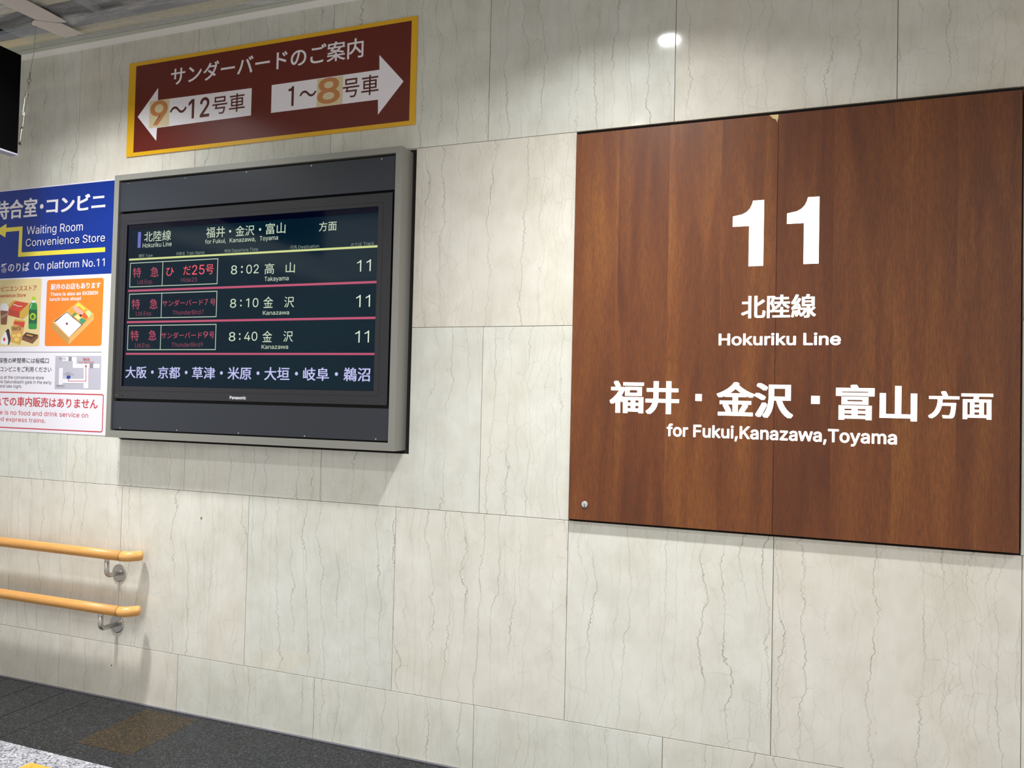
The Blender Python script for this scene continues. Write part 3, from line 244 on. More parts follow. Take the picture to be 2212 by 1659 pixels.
def marble_material():
    mm = mat('cream_marble', (226, 222, 208), 0.2)
    k = N(mm)
    tc = k.n('ShaderNodeTexCoord').outputs['Object']
    rnd = k.n('ShaderNodeObjectInfo').outputs['Random']
    off = k.n('ShaderNodeCombineXYZ')
    k.l(k.math('MULTIPLY', rnd, 37.0), off.inputs[0])
    k.l(k.math('MULTIPLY', rnd, 91.0), off.inputs[2])
    k.l(k.math('MULTIPLY', rnd, 13.0), off.inputs[1])
    base = k.vec(tc, (1, 1, 1), off.outputs[0])

    def veins(sx, sz, wob, wscale, seed, lo, hi):
        jit = noise_tex(k, base, wscale, 6, 0.62, out=1)
        sub = k.n('ShaderNodeVectorMath', operation='SUBTRACT')
        k.l(jit, sub.inputs[0])
        sub.inputs[1].default_value = (0.5, 0.5, 0.5)
        mul = k.n('ShaderNodeVectorMath', operation='MULTIPLY')
        k.l(sub.outputs[0], mul.inputs[0])
        mul.inputs[1].default_value = (wob, 0, wob * 0.5)
        ad = k.n('ShaderNodeVectorMath', operation='ADD')
        k.l(base, ad.inputs[0])
        k.l(mul.outputs[0], ad.inputs[1])
        se = k.n('ShaderNodeSeparateXYZ')
        k.l(ad.outputs[0], se.inputs[0])
        cm = k.n('ShaderNodeCombineXYZ')
        k.l(se.outputs[0], cm.inputs[0])
        k.l(se.outputs[2], cm.inputs[1])
        mp = k.n('ShaderNodeMapping')
        mp.inputs['Scale'].default_value = (sx, sz, 1)
        mp.inputs['Location'].default_value = (seed, seed * 0.7, 0)
        k.l(cm.outputs[0], mp.inputs['Vector'])
        v = k.n('ShaderNodeTexVoronoi', feature='DISTANCE_TO_EDGE', voronoi_dimensions='2D')
        v.inputs['Scale'].default_value = 1.0
        v.inputs['Randomness'].default_value = 1.0
        k.l(mp.outputs[0], v.inputs['Vector'])
        return k.ramp(v.outputs['Distance'], [(0.0, (1, 1, 1)), (lo, (0.55, 0.55, 0.55)), (hi, (0, 0, 0))])

    sx_ = k.n('ShaderNodeSeparateXYZ')
    k.l(base, sx_.inputs[0])

    def seams(freq, seed, low, mid_, high, w_in, w_out, dens):
        """stylolite family: near-vertical wandering lines, each with its own strength"""
        def wob(sc, amp, dt=3):
            n_ = noise_tex(k, k.vec(base, (sc[0], 0.0, sc[1])), 1.0, dt, 0.68)
            return k.math('MULTIPLY', k.math('SUBTRACT', n_, 0.5), amp)
        tot = k.math('ADD', sx_.outputs[0], wob((2.6, 1.7), low))
        tot = k.math('ADD', tot, wob((7.0 + seed * .1, 13.0), mid_, 4))
        tot = k.math('ADD', tot, wob((12.0, 70.0 + seed), high, 5))
        u = k.math('ADD', k.math('MULTIPLY', tot, freq), seed)
        idx = k.math('ROUND', u)
        d = k.math('DIVIDE', k.math('ABSOLUTE', k.math('SUBTRACT', u, idx)), freq)
        wn = k.n('ShaderNodeTexWhiteNoise', noise_dimensions='1D')
        k.l(idx, wn.inputs['W'])
        cb = k.n('ShaderNodeCombineXYZ')
        k.l(k.math('MULTIPLY', idx, 7.3), cb.inputs[0])
        k.l(k.math('MULTIPLY', sx_.outputs[2], 2.6), cb.inputs[2])
        g_ = noise_tex(k, cb.outputs[0], 1.0, 3, 0.6)
        g_ = k.ramp(g_, [(0.36, (0.08,) * 3), (0.62, (1, 1, 1))])
        st = k.ramp(wn.outputs['Value'], [(dens, (0.06,) * 3), (min(dens + 0.35, 1.0), (1, 1, 1))])
        ln_ = k.ramp(k.math('MULTIPLY', d, 100.0), [(w_in * 100, (1, 1, 1)), (w_out * 100, (0, 0, 0))])
        return k.math('MULTIPLY', k.math('MULTIPLY', ln_, st), g_)

    big = seams(13.0, 3.0, 0.20, 0.040, 0.030, 0.0002, 0.0019, 0.12)
    mid = seams(29.0, 17.0, 0.16, 0.032, 0.026, 0.0002, 0.0013, 0.30)
    fine = veins(22, 8.0, 0.045, 20.0, 8.3, 0.010, 0.034)
    gate1 = k.ramp(noise_tex(k, k.vec(base, (5.0, 1, 1.4)), 1.0, 3), [(0.42, (0, 0, 0)), (0.62, (1, 1, 1))])
    gate2 = k.ramp(noise_tex(k, k.vec(base, (4.0, 2, 2.4)), 1.3, 3, out=0), [(0.46, (0, 0, 0)), (0.66, (1, 1, 1))])
    cloud = noise_tex(k, k.vec(base, (9, 3, 7)), 1.0, 5, 0.6)
    patch = k.n('ShaderNodeTexVoronoi', feature='SMOOTH_F1')
    patch.inputs['Smoothness'].default_value = 0.35
    k.l(k.vec(base, (15, 3, 9)), patch.inputs['Vector'])
    patch.inputs['Scale'].default_value = 1.0
    c = k.ramp(cloud, [(0.30, lin((216, 215, 206))), (0.5, lin((225, 224, 217))), (0.72, lin((232, 232, 227)))])
    c = k.mix(0.10, c, k.ramp(patch.outputs['Color'], [(0.2, lin((196, 192, 182))), (0.8, lin((242, 240, 232)))]))
    # colour of the whole stone, warmer or greyer
    tone = k.ramp(k.math('FRACT', k.math('MULTIPLY', rnd, 7.31)), [(0.0, lin((243, 244, 242))), (0.5, lin((247, 247, 244))), (1.0, lin((249, 244, 239)))])
    c = k.mix(1.0, c, tone, 'MULTIPLY')
    warm = k.ramp(noise_tex(k, k.vec(base, (3, 1, 1.6)), 1.0, 2), [(0.45, (0, 0, 0)), (0.75, (1, 1, 1))])
    c = k.mix(k.math('MULTIPLY', warm, 0.14), c, lin((224, 210, 186)))
    spots = k.n('ShaderNodeTexVoronoi', feature='F1')
    spots.inputs['Scale'].default_value = 16
    k.l(k.vec(base, (1, 1, 0.6)), spots.inputs['Vector'])
    sp = k.ramp(spots.outputs['Distance'], [(0.0, (1, 1, 1)), (0.10, (0, 0, 0))])
    c = k.mix(k.math('MULTIPLY', k.math('MULTIPLY', sp, gate2), 0.35), c, lin((150, 142, 122)))
    vein_c = lin((132, 126, 114))
    c = k.mix(k.math('MULTIPLY', big, 0.92), c, vein_c)
    c = k.mix(k.math('MULTIPLY', mid, 0.45), c, vein_c)
    c = k.mix(k.math('MULTIPLY', k.math('MULTIPLY', fine, gate1), 0.2), c, vein_c)
    k.l(c, k.b.inputs['Base Color'])
    bp = k.n('ShaderNodeBump')
    bp.inputs['Strength'].default_value = 0.05
    bp.inputs['Distance'].default_value = 0.002
    k.l(noise_tex(k, base, 5, 2), bp.inputs['Height'])
    k.l(bp.outputs[0], k.b.inputs['Normal'])
    k.l(k.ramp(cloud, [(0.3, (0.07,) * 3), (0.7, (0.12,) * 3)]), k.b.inputs['Roughness'])
    return mm


def veneer_material():
    mm = mat('cherry_veneer', (120, 66, 36), 0.34)
    k = N(mm)
    tc = k.n('ShaderNodeTexCoord').outputs['Object']
    sep = k.n('ShaderNodeSeparateXYZ')
    k.l(tc, sep.inputs[0])
    # veneer leaves of 0.13 m, each with its own tone
    leaf = k.math('FLOOR', k.math('DIVIDE', k.math('ADD', sep.outputs[0], 0.0125), 0.1965))
    wn = k.n('ShaderNodeTexWhiteNoise', noise_dimensions='1D')
    k.l(leaf, wn.inputs['W'])
    cmb = k.n('ShaderNodeCombineXYZ')
    k.l(k.math('MULTIPLY', leaf, 3.7), cmb.inputs[0])
    k.l(k.math('MULTIPLY', leaf, 1.9), cmb.inputs[2])
    base = k.vec(tc, (1, 1, 1), cmb.outputs[0])
    broad = noise_tex(k, k.vec(base, (11, 1, 1.2)), 1.0, 4, 0.55, dist=0.6)
    fine = noise_tex(k, k.vec(base, (260, 40, 26)), 1.0, 5, 0.75)
    pores = noise_tex(k, k.vec(base, (420, 60, 30)), 1.0, 3, 0.6)
    c = k.ramp(broad, [(0.28, lin((104, 56, 27))), (0.5, lin((130, 74, 35))), (0.74, lin((154, 98, 46)))])
    leafc = k.ramp(wn.outputs['Value'], [(0.0, lin((218, 200, 188))), (0.5, lin((238, 228, 214))), (1.0, lin((255, 248, 226)))])
    c = k.mix(1.0, c, leafc, 'MULTIPLY')
    c = k.mix(k.ramp(fine, [(0.35, (0.02,) * 3), (0.68, (0.62,) * 3)]), c, lin((66, 33, 15)))
    c = k.mix(k.ramp(pores, [(0.55, (0, 0, 0)), (0.75, (0.35,) * 3)]), c, lin((60, 28, 14)))
    # cathedral figure: contour bands of a stretched noise
    fig = noise_tex(k, k.vec(base, (6.5, 1, 0.75)), 1.0, 1, 0.4)
    band = k.math('FRACT', k.math('MULTIPLY', fig, 26.0))
    c = k.mix(k.ramp(band, [(0.0, (0.2,) * 3), (0.12, (0, 0, 0)), (1.0, (0, 0, 0))]), c, lin((62, 30, 16)))
    k.l(c, k.b.inputs['Base Color'])
    k.l(k.ramp(fine, [(0.3, (0.34,) * 3), (0.7, (0.46,) * 3)]), k.b.inputs['Roughness'])
    return mm


def granite(name, dark, mid, light, rough, scale=260, lightness=0.5):
    mm = mat(name, mid, rough, spec=0.35)
    k = N(mm)
    tc = k.n('ShaderNodeTexCoord').outputs['Object']
    v = k.n('ShaderNodeTexVoronoi', feature='F1')
    v.inputs['Scale'].default_value = scale
    k.l(tc, v.inputs['Vector'])
    s = k.n('ShaderNodeSeparateColor')
    k.l(v.outputs['Color'], s.inputs[0])
    n1 = noise_tex(k, tc, scale * 0.6, 3, 0.6)
    f = k.math('ADD', k.math('MULTIPLY', s.outputs[0], 0.6), k.math('MULTIPLY', n1, 0.4))
    c = k.ramp(f, [(0.2, lin(dark)), (lightness, lin(mid)), (0.86, lin(light))])
    k.l(c, k.b.inputs['Base Color'])
    return mm


def brushed(name, rgb, rough, vertical=False):
    mm = mat(name, rgb, rough, 1.0)
    k = N(mm)
    tc = k.n('ShaderNodeTexCoord').outputs['Object']
    n1 = noise_tex(k, k.vec(tc, (3, 300, 300) if not vertical else (300, 300, 3)), 1.0, 2)
    k.l(k.ramp(n1, [(0.3, (rough - 0.05,) * 3), (0.7, (rough + 0.08,) * 3)]), k.b.inputs['Roughness'])
    return mm


M = {}
M['marble'] = marble_material()
M['veneer'] = veneer_material()
M['grout'] = mat('joint_mortar', (188, 180, 162), 0.9)
M['recess'] = mat('painted_recess_shade', (20, 16, 14), 0.8)  # near-black colour stands for the shade in the gaps
M['ply_edge'] = mat('panel_edge', (58, 34, 22), 0.6)
M['dgranite'] = granite('charcoal_granite', (7, 8, 10), (23, 25, 29), (62, 65, 72), 0.36, 190, 0.55)
M['bgranite'] = granite('brown_granite', (14, 11, 6), (42, 34, 20), (84, 64, 38), 0.36, 190, 0.55)
M['wgranite'] = granite('white_granite', (70, 70, 78), (142, 142, 149), (182, 182, 188), 0.5, 130, 0.45)
M['sealant'] = mat('grey_sealant', (96, 94, 104), 0.22)
M['white_trim'] = mat('white_trim_paint', (250, 246, 244), 0.45)
M['grey_metal'] = mat('grey_green_ceiling_metal', (190, 192, 180), 0.5, 0.0)
M['slat_tan'] = mat('tan_batten', (240, 226, 190), 0.6)
M['void'] = mat('dark_plenum', (34, 34, 36), 0.9)
M['duct'] = mat('plenum_duct', (150, 156, 168), 0.5, 0.0)
M['ceiling'] = mat('ceiling_board', (214, 214, 208), 0.85)
M['tape'] = mat('white_cloth_tape', (226, 218, 210), 0.7)
M['alu'] = brushed('brushed_aluminium', (150, 149, 143), 0.45)
M['alu'].node_tree.nodes['Principled BSDF'].inputs['Metallic'].default_value = 0.45
M['plate'] = mat('charcoal_plate', (42, 46, 55), 0.42)
M['bezel'] = mat('black_bezel', (38, 38, 44), 0.4)
M['groove'] = mat('black_groove', (6, 6, 8), 0.6)
M['glass'] = mat('screen_glass', (0, 0, 2), 0.06, spec=0.25, emit=(4, 8, 34), es=0.6)
M['steel'] = mat('stainless_steel', (196, 193, 188), 0.34, 1.0)
M['steel_dark'] = mat('keyhole_slot', (20, 20, 20), 0.5)
M['cabinet'] = mat('black_cabinet', (4, 4, 5), 0.6, spec=0.05)
M['cabinet_under'] = mat('grey_cabinet_underside', (176, 176, 190), 0.5)
M['chip'] = mat('bare_wood_chip', (214, 190, 140), 0.7)
M['tactile'] = mat('yellow_tactile', (204, 152, 54), 0.55)
M['brown'] = mat('guide_brown', (104, 34, 22), 0.38)
M['yellow_vinyl'] = mat('guide_yellow', (232, 178, 34), 0.3)
M['white_vinyl'] = mat('guide_white', (245, 240, 246), 0.28)
M['patch_vinyl'] = mat('aged_sticker', (226, 208, 168), 0.35)
M['num_orange'] = mat('faded_orange_print', (200, 134, 82), 0.35)
M['num_brown'] = mat('brown_print', (92, 40, 32), 0.3)
M['blue'] = mat('poster_blue', (0, 46, 142), 0.4, spec=0.3)
M['poster'] = mat('poster_white', (234, 230, 242), 0.4)
M['lit'] = mat('backlit_acrylic', (255, 255, 255), 0.3, emit=(255, 252, 244), es=1.15)

# display picture: dark teal with faint unevenness
M['display'] = mat('display_picture', (0, 0, 0), 0.08, spec=0.18, emit=(8, 40, 56), es=0.7)
k = N(M['display'])
tcn = k.n('ShaderNodeTexCoord').outputs['Object']
cc = k.ramp(noise_tex(k, k.vec(tcn, (1.2, 1, 2.2)), 1.0, 2), [(0.3, lin((6, 30, 50))), (0.7, lin((8, 42, 54)))])
k.l(cc, k.b.inputs['Emission Color'])

# handrail: honey coloured wood-grain sleeve
M['rail'] = mat('honey_rail', (206, 150, 80), 0.42)
k = N(M['rail'])
tcn = k.n('ShaderNodeTexCoord').outputs['Object']
cc = k.ramp(noise_tex(k, k.vec(tcn, (6, 120, 120)), 1.0, 3), [(0.3, lin((200, 142, 74))), (0.7, lin((214, 158, 90)))])
k.l(cc, k.b.inputs['Base Color'])
M['rail_cap'] = mat('honey_rail_cap', (218, 162, 90), 0.28, coat=0.3)


# polythene sheet
def polythene():
    mm = bpy.data.materials.new('polythene_sheet')
    mm.use_nodes = True
    t = mm.node_tree
    k = N(mm)
    out = [n for n in t.nodes if n.type == 'OUTPUT_MATERIAL'][0]
    b = k.b
    b.inputs['Base Color'].default_value = (0.8, 0.82, 0.84, 1)
    b.inputs['Roughness'].default_value = 0.16
    tr = t.nodes.new('ShaderNodeBsdfTransparent')
    tr.inputs[0].default_value = (0.93, 0.94, 0.95, 1)
    mx = t.nodes.new('ShaderNodeMixShader')
    tc = k.n('ShaderNodeTexCoord').outputs['Object']
    n1 = noise_tex(k, k.vec(tc, (1.3, 8, 1)), 1.0, 4, 0.6, dist=0.9)
    n2 = noise_tex(k, k.vec(tc, (3, 4, 1)), 2.0, 4, 0.6, dist=2.0)
    k.l(k.ramp(n1, [(0.34, (0.16,) * 3), (0.52, (0.36,) * 3), (0.66, (0.78,) * 3), (0.72, (0.4,) * 3)]), mx.inputs[0])
    bp = k.n('ShaderNodeBump')
    bp.inputs['Strength'].default_value = 0.8
    bp.inputs['Distance'].default_value = 0.02
    k.l(n2, bp.inputs['Height'])
    k.l(bp.outputs[0], b.inputs['Normal'])
    t.links.new(tr.outputs[0], mx.inputs[1])
    t.links.new(b.outputs[0], mx.inputs[2])
    t.links.new(mx.outputs[0], out.inputs[0])
    return mm


M['polythene'] = polythene()

INK = {'white': ((238, 232, 240), .3), 'rust': ((196, 84, 40), .3), 'darkb': ((70, 50, 30), .3), 'dgreen': ((14, 96, 58), .3),
       'ink': ((52, 48, 58), .3), 'redt': ((200, 44, 54), .3), 'yellow': ((240, 222, 66), .3), 'tan': ((232, 180, 100), .3),
       'tan2': ((196, 146, 78), .3), 'tan3': ((226, 170, 96), .3), 'dbrown': ((84, 48, 36), .3), 'ricew': ((232, 230, 240), .3),
       'egg': ((226, 160, 50), .3), 'pinkp': ((226, 168, 160), .3), 'lgreen': ((200, 224, 150), .3), 'orangep': ((222, 96, 44), .3),
       'green2': ((62, 150, 112), .3), 'cream': ((240, 222, 150), .3), 'plumd': ((64, 28, 56), .3), 'plum': ((140, 30, 60), .3),
       'lime': ((176, 208, 40), .3), 'bgreen': ((40, 144, 66), .3), 'cupb': ((124, 76, 52), .3), 'cupl': ((160, 130, 116), .3),
       'ochre': ((206, 168, 66), .3), 'redp': ((206, 66, 42), .3), 'redp2': ((180, 56, 40), .3), 'snack': ((214, 160, 92), .3),
       'cream2': ((236, 206, 96), .3), 'dark': ((36, 26, 26), .3), 'mapg': ((186, 184, 198), .3), 'mapd': ((140, 136, 150), .3),
       'bluem': ((30, 66, 160), .3), 'beige': ((226, 206, 150), .3), 'orange': ((240, 130, 30), .3)}
for kk, (c, r) in INK.items():
    M['ink_' + kk] = mat('print_' + kk, c, r)
SCR = {'pale': ((206, 222, 196), 0.95), 'paleb': ((216, 230, 208), 1.0), 'dimpale': ((140, 158, 150), 0.8), 'rose': ((196, 70, 100), 0.95),
       'dimrose': ((140, 54, 84), 0.9), 'red': ((250, 84, 100), 1.0), 'lav': ((190, 192, 240), 1.0), 'yel': ((204, 214, 140), 1.0),
       'pink': ((184, 76, 108), 1.0), 'bar': ((104, 104, 190), 1.0), 'boxl': ((186, 206, 186), 0.95)}
for kk, (c, e) in SCR.items():
    M['scr_' + kk] = mat('lit_' + kk, (4, 4, 4), 0.3, emit=c, es=e)


# ------------------------------------------------------------------ builders
def finish(name, me, mt, parent=None, loc=(0, 0, 0)):
    mts = mt if isinstance(mt, (list, tuple)) else [mt]
    for x in mts:
        me.materials.append(x)
    o = bpy.data.objects.new(name, me)
    o.location = loc
    COL.objects.link(o)
    if parent is not None:
        o.parent = parent
        o.matrix_parent_inverse = Matrix.Translation(-Vector(parent.location)) if parent.location.length else Matrix.Identity(4)
    return o


def obj(name, bm, mt, parent=None, smooth=False, bevel=0.0, segs=2):
    if bevel:
        bmesh.ops.bevel(bm, geom=[e for e in bm.edges if len(e.link_faces) == 2 and e.calc_face_angle(0) > 0.5], offset=bevel,
                        segments=segs, affect='EDGES', clamp_overlap=True)
    me = bpy.data.meshes.new(name)
    bm.to_mesh(me)
    bm.free()
    if smooth:
        for p in me.polygons:
            p.use_smooth = True
    return finish(name, me, mt, parent)


def box(bm, x0, x1, y0, y1, z0, z1):
    v = [bm.verts.new(p) for p in ((x0, y0, z0), (x1, y0, z0), (x1, y1, z0), (x0, y1, z0),
                                   (x0, y0, z1), (x1, y0, z1), (x1, y1, z1), (x0, y1, z1))]
    for f in ((0, 3, 2, 1), (4, 5, 6, 7), (0, 1, 5, 4), (1, 2, 6, 5), (2, 3, 7, 6), (3, 0, 4, 7)):
        bm.faces.new([v[i] for i in f])


def B(name, x0, x1, y0, y1, z0, z1, mt, parent=None, bevel=0.0):
    bm = bmesh.new()
    box(bm, x0, x1, y0, y1, z0, z1)
    return obj(name, bm, mt, parent, bevel=bevel)


def empty(name, loc=(0, 0, 0)):
    o = bpy.data.objects.new(name, None)
    o.empty_display_size = 0.1
    o.location = loc
    COL.objects.link(o)
    return o


def tag(o, label, cat=None, group=None):
    o['label'] = label
    if cat:
        o['category'] = cat
    if group:
        o['group'] = group
    return o


def struct(o):
    o['kind'] = 'structure'
    return o


def ring_frame(bm, x0, x1, z0, z1, wd, y0, y1):
    """rectangular picture-frame ring, front at y0 (towards the viewer), back at y1; wd = (left, right, bottom, top)"""
    a = [(x0, z0), (x1, z0), (x1, z1), (x0, z1)]
    l, r, b, t = wd
    c = [(x0 + l, z0 + b), (x1 - r, z0 + b), (x1 - r, z1 - t), (x0 + l, z1 - t)]
    V = [[bm.verts.new((p[0], y, p[1])) for p in q] for q, y in ((a, y0), (c, y0), (c, y1), (a, y1))]
    for i in range(4):
        j = (i + 1) % 4
        for s in range(4):
            n = (s + 1) % 4
            bm.faces.new((V[s][i], V[s][j], V[n][j], V[n][i]))


def fill_xz(bm, pts, y, depth=0.0):
    vs = [bm.verts.new((p[0], y, p[1])) for p in pts]
    f = bm.faces.new(vs)
    if depth:
        r = bmesh.ops.extrude_face_region(bm, geom=[f])
        for g in r['geom']:
            if isinstance(g, bmesh.types.BMVert):
                g.co.y += depth
    bmesh.ops.recalc_face_normals(bm, faces=bm.faces)
    return f


def poly_part(name, pts, y, mt, parent, depth=0.0):
    bm = bmesh.new()
    fill_xz(bm, pts, y, depth)
    bmesh.ops.triangulate(bm, faces=[f for f in bm.faces if len(f.verts) > 4])
    return obj(name, bm, mt, parent)


def rrect(x0, x1, z0, z1, r, n=5):
    pts = []
    for cx, cz, a in ((x1 - r, z1 - r, 0), (x0 + r, z1 - r, 90), (x0 + r, z0 + r, 180), (x1 - r, z0 + r, 270)):
        for i in range(n + 1):
            t = math.radians(a + 90 * i / n)
            pts.append((cx + r * math.cos(t), cz + r * math.sin(t)))
    return pts


def tube(bm, pts, rad, seg=16, cap=True):
    """sweep circles along a polyline; rad: number or list"""
    pts = [Vector(p) for p in pts]
    rads = rad if isinstance(rad, (list, tuple)) else [rad] * len(pts)
    rings = []
    ref = None
    for i, p in enumerate(pts):
        d = (pts[min(i + 1, len(pts) - 1)] - pts[max(i - 1, 0)]).normalized()
        if ref is None:
            ref = Vector((0, 0, 1)) if abs(d.z) < 0.9 else Vector((1, 0, 0))
        a = (ref - d * ref.dot(d)).normalized()
        b = d.cross(a)
        ref = a
        rings.append([bm.verts.new(p + (a * math.cos(t) + b * math.sin(t)) * rads[i]) for t in [2 * math.pi * s / seg for s in range(seg)]])
    for i in range(len(rings) - 1):
        for s in range(seg):
            t = (s + 1) % seg
            bm.faces.new((rings[i][s], rings[i][t], rings[i + 1][t], rings[i + 1][s]))
    if cap:
        bm.faces.new(list(reversed(rings[0])))
        bm.faces.new(rings[-1])
    bmesh.ops.recalc_face_normals(bm, faces=bm.faces)


def disc(bm, c, axis, r, t, seg=28):
    a = Vector(axis).normalized()
    tube(bm, [Vector(c), Vector(c) + a * t], r, seg)


def glyph_mesh(ch, _c={}):
    if ch in _c:
        return _c[ch]
    parts = GLYPHS.get(ch, '250|').split('|')
    adv = int(parts[0]) / 1000.0
    loops = [[tuple(int(v) / 1000.0 for v in p.split(',')) for p in s.split(' ')] for s in parts[1:] if s]
    ar = [sum(l[i][0] * l[(i + 1) % len(l)][1] - l[(i + 1) % len(l)][0] * l[i][1] for i in range(len(l))) for l in loops]
    vs, fs = [], []
    used = [l for l, a in zip(loops, ar) if a < 0]
    holes = [l for l, a in zip(loops, ar) if a > 0]

    def inside(p, l):
        r = False
        for i in range(len(l)):
            (x0, y0), (x1, y1) = l[i - 1], l[i]
            if (y0 > p[1]) != (y1 > p[1]) and p[0] < (x1 - x0) * (p[1] - y0) / (y1 - y0) + x0:
                r = not r
        return r
    for n, l in enumerate(used):
        grp = [l] + [h for h in holes if inside(h[0], l)]
        flat = [p for g in grp for p in g]
        tri = tessellate_polygon([[Vector((p[0], p[1], 0)) for p in g] for g in grp])
        b0 = len(vs)
        vs += [Vector((p[0], p[1], -0.00004 * n)) for p in flat]
        fs += [tuple(b0 + i for i in t) for t in tri]
    _c[ch] = (adv, vs, fs)
    return _c[ch]


def latin_mesh(body):
    x, vs, fs = 0.0, [], []
    for ch in body:
        adv, v, f = glyph_mesh(ch)
        b0 = len(vs)
        vs += [Vector((p.x + x, p.y, p.z)) for p in v]
        fs += [tuple(b0 + i for i in t) for t in f]
        x += adv
    return vs, fs


_cache = {}


def text_mesh(body, offset, res):
    key = (body, offset, res)
    if key in _cache:
        return _cache[key]
    if all(ord(ch) < 0x2000 for ch in body):
        _cache[key] = latin_mesh(body)
        return _cache[key]
    c = bpy.data.curves.new('writing', 'FONT')
    c.body = body
    c.offset = offset
    c.resolution_u = res
    c.fill_mode = 'FRONT'
    o = bpy.data.objects.new('writing', c)
    COL.objects.link(o)
    bpy.context.view_layer.update()
    ev = o.evaluated_get(bpy.context.evaluated_depsgraph_get())
    me = bpy.data.meshes.new_from_object(ev)
    me.materials.clear()
    vs = [v.co.copy() for v in me.vertices]
    fs = [tuple(p.vertices) for p in me.polygons]
    bpy.data.objects.remove(o)
    bpy.data.curves.remove(c)
    bpy.data.meshes.remove(me)
    _cache[key] = (vs, fs)
    return vs, fs


CAPH = {}


def writing(body, x0, x1, z0, z1, y, mt, parent, offset=0.0, res=3, name='lettering'):
    is_latin = all(ord(ch) < 0x2000 for ch in body)
    if offset > 0.012:
        # heavy weight: the regular outline struck several times around a small circle
        v0, f0 = text_mesh(body, 0.0, res)
        k = 12 if is_latin else 8
        sq = [(1, 1), (1, 0), (1, -1), (0, -1), (-1, -1), (-1, 0), (-1, 1), (0, 1)]
        vs, fs = [], []
        for i in range(k + 1):
            a = 2 * math.pi * i / k
            if i == k:
                dx, dz = 0, 0
            elif is_latin:
                dx, dz = offset * math.cos(a), offset * math.sin(a)
            else:
                dx, dz = offset * sq[i][0], offset * sq[i][1] * 0.5
            b0 = len(vs)
            vs += [Vector((v.x + dx, v.y + dz, v.z - 2.5e-5 * i)) for v in v0]
            fs += [tuple(q + b0 for q in f) for f in f0]
    else:
        vs, fs = text_mesh(body, offset, res)
    mnx, mxx = min(v.x for v in vs), max(v.x for v in vs)
    if all(ord(ch) < 0x2000 for ch in body):
        if offset not in CAPH:
            hv, _ = text_mesh('H', 0.0 if offset > 0.012 else offset, res)
            e = offset if offset > 0.012 else 0.0
            CAPH[offset] = (min(v.y for v in hv) - e, max(v.y for v in hv) + e)
        lo, hi = CAPH[offset]
    else:
        lo, hi = min(v.y for v in vs), max(v.y for v in vs)
    sx, sz = (x1 - x0) / (mxx - mnx), (z1 - z0) / (hi - lo)
    # one object per word on the larger lines
    cuts = [1e9]
    if is_latin and ' ' in body and z1 - z0 > 0.014:
        pen, cuts = 0.0, []
        for ch in body:
            adv = glyph_mesh(ch)[0]
            if ch == ' ':
                cuts.append(pen + adv / 2)
            pen += adv
        cuts.append(1e9)
    lo_x = -1e9
    for cut in cuts:
        keep = [f for f in fs if lo_x < vs[f[0]].x <= cut]
        lo_x = cut
        if not keep:
            continue
        ids = sorted({i for f in keep for i in f})
        mp_ = {q: n for n, q in enumerate(ids)}
        me = bpy.data.meshes.new(name)
        me.from_pydata([(x0 + (vs[i].x - mnx) * sx, y + vs[i].z, z0 + (vs[i].y - lo) * sz) for i in ids], [], [tuple(mp_[i] for i in f) for f in keep])
        o = finish(name, me, mt, parent)
    return o


# ------------------------------------------------------------------ wall_back: one slab per marble tile
wall = struct(B('wall_back', -5.6, 4.0, 0.012, 0.20, -0.02, 3.44, M['grout']))
wall['label'] = 'polished cream marble wall with fine vertical veins, laid in square slabs'
HOLES = [(-2.385, -0.728, 1.3035, Z_A - 0.004),      # opening behind the departure display
         (0.0, 1.561, Z_C - 0.0005, Z_A)]               # opening behind the wooden sign
G = 0.0010
_full = {}


